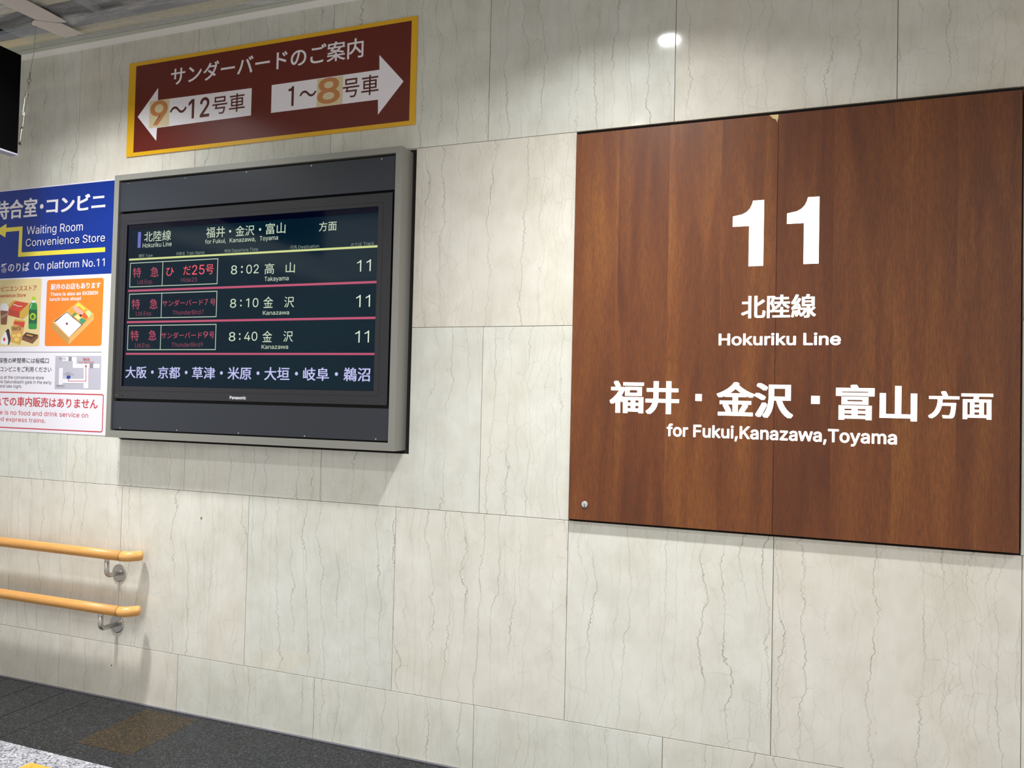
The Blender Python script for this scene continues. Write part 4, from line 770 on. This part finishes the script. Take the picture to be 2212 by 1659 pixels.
def tile(x0, x1, z0, z1):
    x0 += G; x1 -= G; z0 += G; z1 -= G
    hs = [h for h in HOLES if h[0] < x1 - 1e-4 and h[1] > x0 + 1e-4 and h[2] < z1 - 1e-4 and h[3] > z0 + 1e-4]
    cx, cz = (x0 + x1) / 2, (z0 + z1) / 2
    key = (round(x1 - x0, 4), round(z1 - z0, 4))
    if not hs and key in _full:
        me = _full[key]
        o = bpy.data.objects.new('marble_tile', me)
        COL.objects.link(o)
    else:
        xs = sorted({x0, x1} | {min(max(v, x0), x1) for h in hs for v in h[:2]})
        zs = sorted({z0, z1} | {min(max(v, z0), z1) for h in hs for v in h[2:]})
        bm = bmesh.new()
        vd = {}

        def V(i, j):
            if (i, j) not in vd:
                vd[(i, j)] = bm.verts.new((xs[i] - cx, 0, zs[j] - cz))
            return vd[(i, j)]
        n = 0
        for i in range(len(xs) - 1):
            for j in range(len(zs) - 1):
                mx, mz = (xs[i] + xs[i + 1]) / 2, (zs[j] + zs[j + 1]) / 2
                if any(h[0] < mx < h[1] and h[2] < mz < h[3] for h in hs):
                    continue
                bm.faces.new((V(i, j), V(i + 1, j), V(i + 1, j + 1), V(i, j + 1)))
                n += 1
        if not n:
            bm.free()
            return
        r = bmesh.ops.extrude_face_region(bm, geom=list(bm.faces))
        for g in r['geom']:
            if isinstance(g, bmesh.types.BMVert):
                g.co.y += 0.012
        bmesh.ops.recalc_face_normals(bm, faces=bm.faces)
        bmesh.ops.dissolve_limit(bm, angle_limit=0.01, verts=bm.verts, edges=bm.edges)
        ed = [e for e in bm.edges if all(abs(v.co.y) < 1e-6 for v in e.verts) and len(e.link_faces) == 2]
        bmesh.ops.bevel(bm, geom=ed, offset=0.0007, segments=1, affect='EDGES')
        me = bpy.data.meshes.new('marble_tile')
        bm.to_mesh(me)
        bm.free()
        me.materials.append(M['marble'])
        if not hs:
            _full[key] = me
        o = bpy.data.objects.new('marble_tile', me)
        COL.objects.link(o)
    o.location = (cx, random.uniform(-0.0003, 0.0003), cz)
    o.parent = wall


rows = [(0.0, Z_D, 0.5), (Z_D, Z_C, 0.0), (Z_C, Z_B, 0.5), (Z_B, Z_A, 0.0), (Z_A, Z_TOP + 0.03, 0.5)]
for z0, z1, sh in rows:
    for i in range(-7, 5):
        tile((i + sh) * W, (i + 1 + sh) * W, z0, z1)
# near-black sheets painting the shade inside the two openings
B('opening_shade_sheet', HOLES[0][0] - .03, HOLES[0][1] + .001, 0.0112, 0.0119, HOLES[0][2] - .001, HOLES[0][3] + .001, M['recess'], wall)
B('opening_shade_sheet', HOLES[1][0] - .001, HOLES[1][1] + .001, 0.0112, 0.0119, HOLES[1][2] - .001, HOLES[1][3] + .001, M['recess'], wall)

for x, z, r, mm_ in ((-1.842, 0.943, 0.0055, mat('rusty_stain', (150, 104, 84), 0.6)), (-2.377, 0.162, 0.004, mat('dark_stain', (70, 64, 56), 0.6))):
    bm = bmesh.new()
    disc(bm, (x, 0.0, z), (0, -1, 0), r, 0.0006, 14)
    obj('filled_anchor_hole', bm, mm_, wall)

# ------------------------------------------------------------------ floor
floor = struct(B('floor', -5.6, 4.0, -7.5, 0.02, -0.2, -0.03, M['grout']))
floor['label'] = 'station floor: charcoal granite border along the wall, white granite beyond it'
EDGE = -0.548
xs = [-4.35, -4.14, -3.93, -3.72, -3.50, -3.29, -3.08, -2.866, -2.645, -2.436, -2.10, -1.787, -1.22, -0.62, -0.02, 0.58, 1.18, 1.78, 2.4, 3.0, 3.6]
for a, b in zip(xs, xs[1:]):
    g = 0.0022 if b < -2.4 else (0.0012 if a < -2.4 else 0.0003)
    g2 = 0.0022 if b < -2.4 else 0.0003
    if abs(a + 2.10) < 1e-6:      # the brown slab with charcoal ends
        B('granite_slab', a + .0003, b - .0003, -0.043, -0.014, -0.03, 0, M['dgranite'], floor)
        o = B('granite_slab', a + .0003, b - .0003, -0.435, -0.044, -0.03, 0.0002, M['bgranite'], floor)
        o['label'] = 'brown granite slab set in the charcoal border'
        B('granite_slab', a + .0003, b - .0003, EDGE, -0.436, -0.03, 0, M['dgranite'], floor)
    else:
        B('granite_slab', a + g, b - g2, EDGE, -0.014, -0.03, 0, M['dgranite'], floor, bevel=0.0008)
o = B('sealant_bead', -4.35, 3.6, -0.0135, -0.0005, -0.03, 0.003, M['sealant'], floor, bevel=0.0015)
wx = -4.15
for j in range(7):
    y1 = EDGE - 0.003 - 0.86 * j * 0.5
    for i in range(18):
        x0 = -4.565 + 0.43 * i + (0.215 if j % 2 else 0)
        B('white_granite_slab', x0 + .0008, x0 + .4292, y1 - 0.4285, y1, -0.03, 0.001, M['wgranite'], floor)

# yellow tactile paving, corner in view
tp = empty('tactile_paving', (-1.945, -0.802, 0.001))
tag(tp, 'yellow tactile paving tile at the bottom left corner on the white granite', 'paving')
bm = bmesh.new()
r0 = rrect(-2.095, -1.795, -0.952, -0.652, 0.012)
vs = [bm.verts.new((p[0], p[1], 0.0012)) for p in r0]
f = bm.faces.new(vs)
r = bmesh.ops.extrude_face_region(bm, geom=[f])
for g in r['geom']:
    if isinstance(g, bmesh.types.BMVert):
        g.co.z = 0.005
bmesh.ops.recalc_face_normals(bm, faces=bm.faces)
obj('base_plate', bm, M['tactile'], tp)
for i in range(5):
    for j in range(5):
        bm = bmesh.new()
        c = (-2.065 + i * 0.06, -0.682 - j * 0.06, 0.005)
        tube(bm, [c, (c[0], c[1], 0.0085), (c[0], c[1], 0.010)], [0.0125, 0.0105, 0.008], 14)
        obj('stud', bm, M['tactile'], tp)

# ------------------------------------------------------------------ ceiling
ceil_ = struct(B('ceiling', -5.6, 4.0, -7.5, -1.75, CEIL, CEIL + 0.05, M['ceiling']))
ceil_['label'] = 'ceiling with an opened strip over the wall, covered by wrinkled clear polythene'
B('edge_board', -5.6, 4.0, -0.0385, 0.2, CEIL, CEIL + 0.012, M['grey_metal'], ceil_)
B('edge_board', -5.6, 4.0, -0.074, -0.0425, CEIL, CEIL + 0.012, M['grey_metal'], ceil_)
B('plenum_back', -5.6, 4.0, -1.8, 0.2, CEIL + 0.30, CEIL + 0.32, M['void'], ceil_)
B('plenum_side', -5.6, 4.0, 0.0, 0.02, CEIL + 0.012, CEIL + 0.30, M['void'], ceil_)
for y in (-0.092, -0.366, -0.64, -0.914, -1.19, -1.46):
    B('batten', -5.6, 4.0, y - 0.017, y + 0.017, CEIL + 0.008, CEIL + 0.03, M['slat_tan'], ceil_)
for y in (-0.138,):
    B('channel', -5.6, 4.0, y - 0.028, y + 0.028, CEIL + 0.03, CEIL + 0.05, M['duct'], ceil_)
for x in (-4.4, -3.6, -2.45, -1.6, -0.8, 0.3):
    B('hanger_rail', x - 0.02, x + 0.02, -1.75, -0.1, CEIL + 0.05, CEIL + 0.07, M['duct'], ceil_)
# wrinkled film
bm = bmesh.new()
nx, ny = 150, 60
gv = []
for j in range(ny + 1):
    rr = []
    for i in range(nx + 1):
        x = -2.98 + 4.4 * i / nx
        y = -0.045 - 1.70 * j / ny
        w = 0.008 * noise.noise(Vector((x * 2.6, y * 7, 0))) + 0.004 * noise.noise(Vector((x * 9 + 4, y * 16, 3)))
        e = min(1.0, (-0.045 - y) / 0.12)
        rr.append(bm.verts.new((x, y, CEIL - 0.002 + (w - 0.004) * e)))
    gv.append(rr)
for j in range(ny):
    for i in range(nx):
        bm.faces.new((gv[j][i], gv[j][i + 1], gv[j + 1][i + 1], gv[j + 1][i]))
film = obj('polythene_sheet', bm, M['polythene'], None, smooth=True)
tag(film, 'wrinkled clear polythene sheet stretched under the opened ceiling battens', 'sheet')
trim = struct(B('trim_1', -5.6, 4.0, -0.006, 0.0, Z_TOP + 0.0005, CEIL - 0.0005, M['white_trim'], bevel=0.001))
trim['label'] = 'white painted trim strip where the marble meets the ceiling'


def strip(pts, z, name='tape_strip'):
    bm = bmesh.new()
    # slightly waved cloth strip with a torn end
    vs = [bm.verts.new((p[0], p[1], z)) for p in pts]
    f = bm.faces.new(vs)
    r = bmesh.ops.extrude_face_region(bm, geom=[f])
    for g in r['geom']:
        if isinstance(g, bmesh.types.BMVert):
            g.co.z -= 0.0012
    bmesh.ops.triangulate(bm, faces=[f for f in bm.faces if len(f.verts) > 4])
    bmesh.ops.recalc_face_normals(bm, faces=bm.faces)
    return obj(name, bm, M['tape'])


t1 = strip([(-2.80, -1.3), (-2.62, -1.3), (-2.575, -0.60), (-2.558, -0.415), (-2.556, -0.33), (-2.560, -0.243), (-2.575, -0.236), (-2.598, -0.243), (-2.640, -0.262), (-2.693, -0.301), (-2.707, -0.462), (-2.74, -0.75)], CEIL - 0.0190)
tag(t1, 'long white cloth tape strip under the polythene, running out from the wall', 'tape', 'tape strips on the ceiling sheet')
t2 = strip([(-2.752, -0.275), (-2.735, -0.29), (-2.700, -0.305), (-2.640, -0.262), (-2.596, -0.238), (-2.590, -0.18), (-2.585, -0.119), (-2.62, -0.128), (-2.65, -0.116), (-2.68, -0.122), (-2.715, -0.117)], CEIL - 0.0215)
tag(t2, 'short torn white cloth tape strip nearest the wall, overlapping the long one', 'tape', 'tape strips on the ceiling sheet')

# ------------------------------------------------------------------ departure display
dy = -0.09
disp = empty('departure_display', (-1.5625, 0.0, 1.318))
tag(disp, 'flat departure board screen in a brushed aluminium housing on the marble wall', 'display')
X0, X1, Zb, Zt = -2.375, -0.750, 1.319, 2.6315
bm = bmesh.new()
ring_frame(bm, X0, X1, Zb, Zt, (0.0305, 0.0315, 0.0345, 0.0275), dy, 0.0105)
obj('housing_frame', bm, M['alu'], disp, bevel=0.0015)
B('back_board', X0 + .03, X1 - .03, -0.055, 0.0105, Zb + .03, Zt - .03, M['groove'], disp)
up = B('upper_plate', -2.3435, -0.7875, -0.082, -0.056, 2.447, 2.594, M['plate'], disp, bevel=0.0015)
lp = B('lower_plate', -2.3435, -0.786, -0.082, -0.056, 1.361, 1.4995, M['plate'], disp, bevel=0.0015)
for (x, z), par in zip([(-2.289, 1.3665), (-1.932, 1.3675), (-1.57, 1.3665), (-1.208, 1.3665), (-0.845, 1.367)] +
                       [(-2.293, 2.586), (-1.933, 2.585), (-1.572, 2.586), (-1.215, 2.586), (-0.854, 2.585)], [lp] * 5 + [up] * 5):
    bm = bmesh.new()
    disc(bm, (x, -0.0815, z), (0, -1, 0), 0.0036, 0.0018, 12)
    obj('screw', bm, M['steel'], par)
bm = bmesh.new()
ring_frame(bm, -2.348, -0.797, 1.514, 2.4355, (0.055, 0.068, 0.060, 0.056), -0.080, -0.056)
tv = obj('screen_bezel', bm, M['bezel'], disp, bevel=0.0012)
bm = bmesh.new()
ring_frame(bm, -2.3095, -0.8405, 1.552, 2.398, (0.0014,) * 4, -0.0804, -0.079)
obj('bezel_groove', bm, M['groove'], tv)
bm = bmesh.new()
disc(bm, (-2.285, -0.0798, 1.527), (0, -1, 0), 0.005, 0.0006, 16)
obj('sensor', bm, M['groove'], tv)
B('mark_line', -2.333, -2.316, -0.0803, -0.0799, 1.5285, 1.5295, M['steel'], tv)
for t, a, b, c, d in BRANDMARK:
    writing(t, a, b, c, d, -0.0803, M['white_vinyl'], tv, offset=0.02, name='brand_lettering')
glass = B('screen_glass', -2.294, -0.864, -0.0745, -0.070, 1.573, 2.381, M['glass'], disp)
pic = B('display_picture', -2.278, -0.866, -0.0749, -0.0746, 1.577, 2.3525, M['display'], disp)
glass.data.materials[0] = M['glass']
OFF = {'paleb': 0.012, 'lav': 0.014}
SY = -0.0752
for t, a, b, c, d, col in SCREEN_TEXT:
    if t == '1':
        # slanted flag and straight stem
        wd, h = b - a, d - c
        poly_part('lettering', [(b - wd * .27, c), (b, c), (b, d), (b - wd * .22, d), (b - wd * .45, d - h * .10), (a, d - h * .20), (a, d - h * .30), (b - wd * .27, d - h * .17)], SY, M['scr_' + col], pic)
    else:
        writing(t, a, b, c, d, SY, M['scr_' + col], pic, OFF.get(col, 0.0))
bm = bmesh.new()
for x, z, r in SCREEN_DOTS:
    fill_xz(bm, [(x + r * math.cos(i * math.pi / 6), z + r * math.sin(i * math.pi / 6)) for i in range(12)], SY)
obj('middle_dots', bm, M['scr_pale'], pic)['kind'] = 'stuff'
bm = bmesh.new()
for x, z, r in SCREEN_LAVDOTS:
    fill_xz(bm, [(x + r * math.cos(i * math.pi / 6), z + r * math.sin(i * math.pi / 6)) for i in range(12)], SY)
obj('middle_dots', bm, M['scr_lav'], pic)['kind'] = 'stuff'
for kind, (a, b, c, d) in SCREEN_LINES:
    poly_part('row_line', [(a, c), (b, c), (b, d), (a, d)], SY, M['scr_' + kind], pic)
for a, b, c, d, v in SCREEN_BOXES:
    bm = bmesh.new()
    t = 0.0038
    for q in ((a, b, c, c + t), (a, b, d - t, d), (a, a + t, c + t, d - t), (b - t, b, c + t, d - t), (v - t / 2, v + t / 2, c + t, d - t)):
        fill_xz(bm, [(q[0], q[2]), (q[1], q[2]), (q[1], q[3]), (q[0], q[3])], SY)
    obj('row_box', bm, M['scr_boxl'], pic)
a, b, c, d = SCREEN_BAR
poly_part('line_bar', [(a, c), (b, c), (b, d), (a, d)], SY, M['scr_bar'], pic)

# ------------------------------------------------------------------ wooden platform sign
ws = empty('platform_sign', (0.777, 0.0, 1.073))
tag(ws, 'large square cherry veneer platform sign with backlit white 11 and lettering', 'sign')
PY = -0.0195
zb, zt = 1.0795, 2.6290
pl = B('wood_panel', 0.0045, 0.7765, PY, 0.006, zb, zt, M['veneer'], ws, bevel=0.0006)
pr = B('wood_panel', 0.7778, 1.551, PY, 0.006, zb, zt, M['veneer'], ws, bevel=0.0006)
B('backing_frame', 0.012, 1.545, 0.006, 0.0108, 1.086, 2.622, M['ply_edge'], ws)
for t, a, b, c, d, _ in PANEL_TEXT:
    latin = ord(t[0]) < 0x2000
    small = t == '北陸線'
    writing(t, a, b, c, d, PY - 0.0006, M['lit'], ws, offset=(0.018 if latin else 0.022 if small else 0.034), res=5, name='backlit_lettering')
for a, b, c, d in PANEL_DOTS:
    poly_part('backlit_lettering', [(a, c), (b, c), (b, d), (a, d)], PY - 0.0006, M['lit'], ws)
for a, b, c, d in PANEL_ONES:
    wd, h = b - a, d - c
    prof = [(.52, 0), (.98, 0), (.98, 1.0), (.63, 1.0), (.60, .945), (.54, .885), (.44, .835), (.30, .80), (.0, .775), (.0, .615), (.52, .615)]
    poly_part('backlit_lettering', [(a + wd * u, c + h * v) for u, v in prof], PY - 0.0006, M['lit'], ws)
# pale tear at the top of the joint
poly_part('veneer_chip', [(0.745, 2.6285), (0.7765, 2.6285), (0.7765, 2.609), (0.7745, 2.614), (0.7725, 2.598), (0.768, 2.610), (0.757, 2.615)], PY - 0.0008, M['chip'], ws, 0.0004)
lk = bmesh.new()
tube(lk, [(0.0705, PY + .001, 1.1415), (0.0705, PY - .003, 1.1415), (0.0705, PY - .0042, 1.1415)], [0.0125, 0.0125, 0.0112], 28)
lock = obj('key_lock', lk, mat('satin_lock', (190, 192, 196), 0.35, 0.3), ws, bevel=0.0)
poly_part('keyhole', [(0.0690, 1.1305), (0.0722, 1.1305), (0.0722, 1.1405), (0.0706, 1.1435), (0.0690, 1.1405)], PY - 0.0045, M['steel_dark'], lock)

# ------------------------------------------------------------------ brown guide sign
gs = empty('guide_sign', (-1.567, 0.0, 2.752))
tag(gs, 'wide brown car guide sign with yellow border and two white arrows, above the display', 'sign')
B('sign_board', -2.396, -0.7385, -0.0062, -0.0008, 2.7525, 3.2375, M['yellow_vinyl'], gs)
GY = -0.0064
a, b, c, d = GUIDE_INNER
c, d = 2.7715, 3.2185
poly_part('brown_field', [(a, c), (b, c), (b, d), (a, d)], GY, M['brown'], gs)
for pts in GUIDE_ARROWS:
    poly_part('white_arrow', pts, GY - .0003, M['white_vinyl'], gs)
for a, b, c, d in GUIDE_PATCH:
    B('number_sticker', a, b, GY - .0012, GY - .0005, c, d, M['patch_vinyl'], gs)
for t, a, b, c, d, col in GUIDE_TEXT:
    if t == '1':
        wd, h = b - a, d - c
        poly_part('lettering', [(b - wd * .42, c), (b, c), (b, d), (b - wd * .35, d), (b - wd * .5, d - h * .08), (a, d - h * .13), (a, d - h * .23), (b - wd * .42, d - h * .23)], GY - .0006, M['num_brown'], gs)
    else:
        writing(t, a, b, c, d, GY - .0006, M['white_vinyl'] if col == 'white' else M['num_brown'], gs, 0.014 if col == 'white' else (0.0125 if t == '12' else 0.006), 4)
for t, a, b, c, d in GUIDE_NUM:
    writing(t, a, b, c, d, GY - .0015, M['num_orange'], gs, 0.014, 6)

# ------------------------------------------------------------------ poster
ps = empty('waiting_room_poster', (-3.1, 0.0, 1.32))
tag(ps, 'blue and white waiting room poster on the wall, left of the display', 'poster')
B('poster_sheet', -3.72, -2.40, -0.0020, -0.0008, 1.3195, 2.6475, M['poster'], ps)
L0, L1, L2, L3 = -0.0022, -0.0025, -0.0028, -0.0031
poly_part('blue_field', [(-3.715, POSTER_SPLIT), (-2.40, POSTER_SPLIT), (-2.40, 2.640), (-3.715, 2.640)], L0, M['blue'], ps)
a, b, c, d = POSTER_BEIGE
poly_part('printed_panel', rrect(a, b, c, d, 0.014), L0, M['ink_beige'], ps)
a, b, c, d = POSTER_ORANGE
poly_part('printed_panel', rrect(a, b, c, d, 0.014), L0, M['ink_orange'], ps)
a, b, c, d = POSTER_RULE
poly_part('printed_rule', [(a, c), (b, c), (b, d), (a, d)], L0, M['ink_ink'], ps)
for col, pts in POSTER_ARROW:
    poly_part('printed_arrow', pts, L1, M['ink_yellow'], ps)


def print_group(name, items, y):
    cols = []
    bm = bmesh.new()
    for n, (col, pts) in enumerate(items):
        if col not in cols:
            cols.append(col)
        f = fill_xz(bm, pts, y - 0.00012 * n)
        f.material_index = cols.index(col)
    bmesh.ops.triangulate(bm, faces=[f for f in bm.faces if len(f.verts) > 4])
    return obj(name, bm, [M['ink_' + q] for q in cols], ps)


for nm, items in POSTER_ILLS.items():
    print_group(nm, items, L1)
print_group('map_print', POSTER_MAP, L1)
x0, x1, z0, z1 = POSTER_REDBOX
o_, i_ = rrect(x0, x1, z0, z1, 0.012), rrect(x0 + .0055, x1 - .0055, z0 + .0055, z1 - .0055, 0.007)
bm = bmesh.new()
ov = [bm.verts.new((p[0], L1, p[1])) for p in o_]
iv = [bm.verts.new((p[0], L1, p[1])) for p in i_]
for i in range(len(ov)):
    j = (i + 1) % len(ov)
    bm.faces.new((ov[i], ov[j], iv[j], iv[i]))
obj('printed_outline', bm, M['ink_redt'], ps)
x, z, r = POSTER_DOT
poly_part('lettering', [(x + r * math.cos(i * math.pi / 8), z + r * math.sin(i * math.pi / 8)) for i in range(16)], L1, M['ink_white'], ps)
for t, a, b, c, d, col, off in POSTER_TEXT:
    if t == '11番のりば':
        writing('11', a - 0.01, a + (b - a) * 0.19, c + 0.004, d - 0.004, L1, M['ink_white'], ps, 0.0)
        t, a = '番のりば', a + (b - a) * 0.235
    yy = -0.0055 if col in ('darkb', 'dgreen') or (t in ('現在地', 'You are here', 'コンビニ', 'Convenience Store', '桜橋口改札口', '中央口改札') and col != 'rust') else L1
    if t == 'コンビニ' and col == 'white':
        yy = L1
    writing(t, a, b, c, d, yy, M['ink_' + col], ps, off)

# ------------------------------------------------------------------ handrails


def handrail(label, xs_, y, z, px_, pz, plate_y=0.0):
    h = empty('handrail', (px_, 0.0, pz))
    tag(h, label, 'handrail', 'handrails low on the marble wall')
    R = 0.0245
    bm = bmesh.new()
    tube(bm, [(-4.2 + i * (xs_ + 4.2) / 6, y, z) for i in range(7)], R, 24)
    obj('rail', bm, M['rail'], h, smooth=False)
    for p in h.children[-1].data.polygons:
        p.use_smooth = len(p.vertices) == 4
    # turned-in end cap
    bm = bmesh.new()
    pts = [(xs_, y, z), (xs_ + .012, y, z)]
    rb = 0.050
    ang = 54
    for i in range(1, 9):
        t = math.radians(ang * i / 8)
        pts.append((xs_ + .012 + rb * math.sin(t), y + rb * (1 - math.cos(t)), z))
    dx, dyv = math.cos(math.radians(ang)), math.sin(math.radians(ang))
    l = pts[-1]
    for s_, rr in ((.026, 1), (.034, 0.97), (.0395, 0.86), (.0425, 0.66)):
        pts.append((l[0] + dx * s_, l[1] + dyv * s_, z))
    rads = [R + .0006] * (len(pts) - 4) + [(R + .0006) * q for q in (1, .97, .86, .66)]
    tube(bm, pts, rads, 24)
    o = obj('end_cap', bm, M['rail_cap'], h)
    for p in o.data.polygons:
        p.use_smooth = len(p.vertices) == 4
    bm = bmesh.new()
    tube(bm, [(xs_ - .0006, y, z), (xs_ + .0006, y, z)], R + .0009, 24)
    obj('cap_joint', bm, M['groove'], h)
    # wall plate and bent arm
    for bx in (px_, px_ - 1.35):
        br = empty('bracket', (bx, 0, pz))
        br.parent = h
        br.matrix_parent_inverse = Matrix.Translation(-Vector(h.location))
        bm = bmesh.new()
        tube(bm, [(bx, -0.0003, pz), (bx, -0.004, pz), (bx, -0.006, pz)], [0.044, 0.044, 0.0405], 36)
        disc(bm, (bx + .022, -0.0055, pz + .024), (0, -1, 0), 0.006, 0.0025, 12)
        disc(bm, (bx - .022, -0.0055, pz - .024), (0, -1, 0), 0.006, 0.0025, 12)
        o = obj('wall_plate', bm, M['steel'], br)
        bm = bmesh.new()
        aa = 0.0115
        rr = 0.026
        el = [(bx, -0.004, pz), (bx, y + rr, pz)]
        for i in range(1, 8):
            t = math.radians(90 * i / 8)
            el.append((bx, y + rr - rr * math.sin(t), pz + rr - rr * math.cos(t)))
        el += [(bx, y, pz + rr), (bx, y, z - R - .012)]
        tube(bm, el, aa, 18)
        o2 = obj('arm', bm, M['steel'], br)
        for p in o2.data.polygons:
            p.use_smooth = len(p.vertices) == 4
        bm = bmesh.new()
        tube(bm, [(bx, y, z - R - .012), (bx, y, z - R + .004)], aa * 1.06, 18)
        tube(bm, [(bx, y, z - R - .0135), (bx, y, z - R - .012)], aa * .9, 18)
        obj('collar', bm, M['steel'], br)
    return h


handrail('upper honey-coloured handrail on the wall, below the poster', -2.252, -0.078, 0.737, -2.347, 0.630)
handrail('lower honey-coloured handrail, nearer the floor', -2.233, -0.100, 0.474, -2.350, 0.3735)

# ------------------------------------------------------------------ hanging cabinet and its stay wire
hs = empty('hanging_sign', (-2.81, -1.4, 2.71))
tag(hs, 'black hanging sign box seen end-on at the upper left edge', 'sign')
B('sign_body', -2.835, -2.782, -2.5, -0.302, 2.712, 3.205, M['cabinet'], hs, bevel=0.002)
B('bottom_rail', -2.836, -2.781, -2.5, -0.301, 2.704, 2.7118, M['cabinet_under'], hs)
for y in (-1.85, -2.35):
    bm = bmesh.new()
    tube(bm, [(-2.808, y, 3.204), (-2.808, y, CEIL + 0.001)], 0.008, 12)
    obj('hanger_rod', bm, M['steel_dark'], hs)
wr = empty('stay_wire', WIRE[-1])
tag(wr, 'thin stay wire with steel turnbuckle beside the black hanging sign', 'wire')


def at_wire(name, bm, mt):
    return obj(name, bm, mt, wr)


Wv = [Vector(p) for p in WIRE]
bm = bmesh.new()
tube(bm, [Wv[0], Wv[1], Wv[2], Wv[3]], 0.0012, 8)
tube(bm, [Wv[2], Wv[3]], 0.0028, 8)
at_wire('wire', bm, M['steel'])


def torus(bm, c, R_, r_, n=20, axis='y'):
    pts = [Vector(c) + Vector((R_ * math.cos(t), 0, R_ * math.sin(t))) for t in [2 * math.pi * i / n for i in range(n + 1)]]
    tube(bm, pts, r_, 8, cap=False)


bm = bmesh.new()
torus(bm, Wv[4], 0.0115, 0.0026)
tube(bm, [Wv[5], Wv[6], Wv[6] + (Wv[8] - Wv[6]) * 0.18], 0.0042, 10)
at_wire('eye_bolt', bm, M['steel'])
bm = bmesh.new()
ax = (Wv[8] - Wv[6])
sd = Vector((1, 0, 0))
loop = [(0, 0), (.06, .75), (.16, 1), (.5, 1), (.84, 1), (.94, .75), (1, 0), (.94, -.75), (.84, -1), (.5, -1), (.16, -1), (.06, -.75), (0, 0)]
tube(bm, [Wv[6] + ax * t + sd * (0.0125 * s) for t, s in loop], 0.0028, 8)
tube(bm, [Wv[6] - ax * .02, Wv[6] + ax * .05], 0.0058, 10)
tube(bm, [Wv[8] - ax * .05, Wv[8] + ax * .02], 0.0058, 10)
at_wire('turnbuckle', bm, M['steel'])
bm = bmesh.new()
tube(bm, [Wv[8] - ax * .18, Wv[8], Wv[9]], 0.0040, 10)
torus(bm, Wv[10], 0.0095, 0.0030)
at_wire('eye_bolt', bm, M['steel'])
bm = bmesh.new()
tube(bm, [Wv[10], Wv[11]], 0.0052, 10)
disc(bm, Wv[12] + Vector((-.008, 0, 0)), (1, 0, 0), 0.008, 0.016, 14)
at_wire('hook', bm, M['steel'])
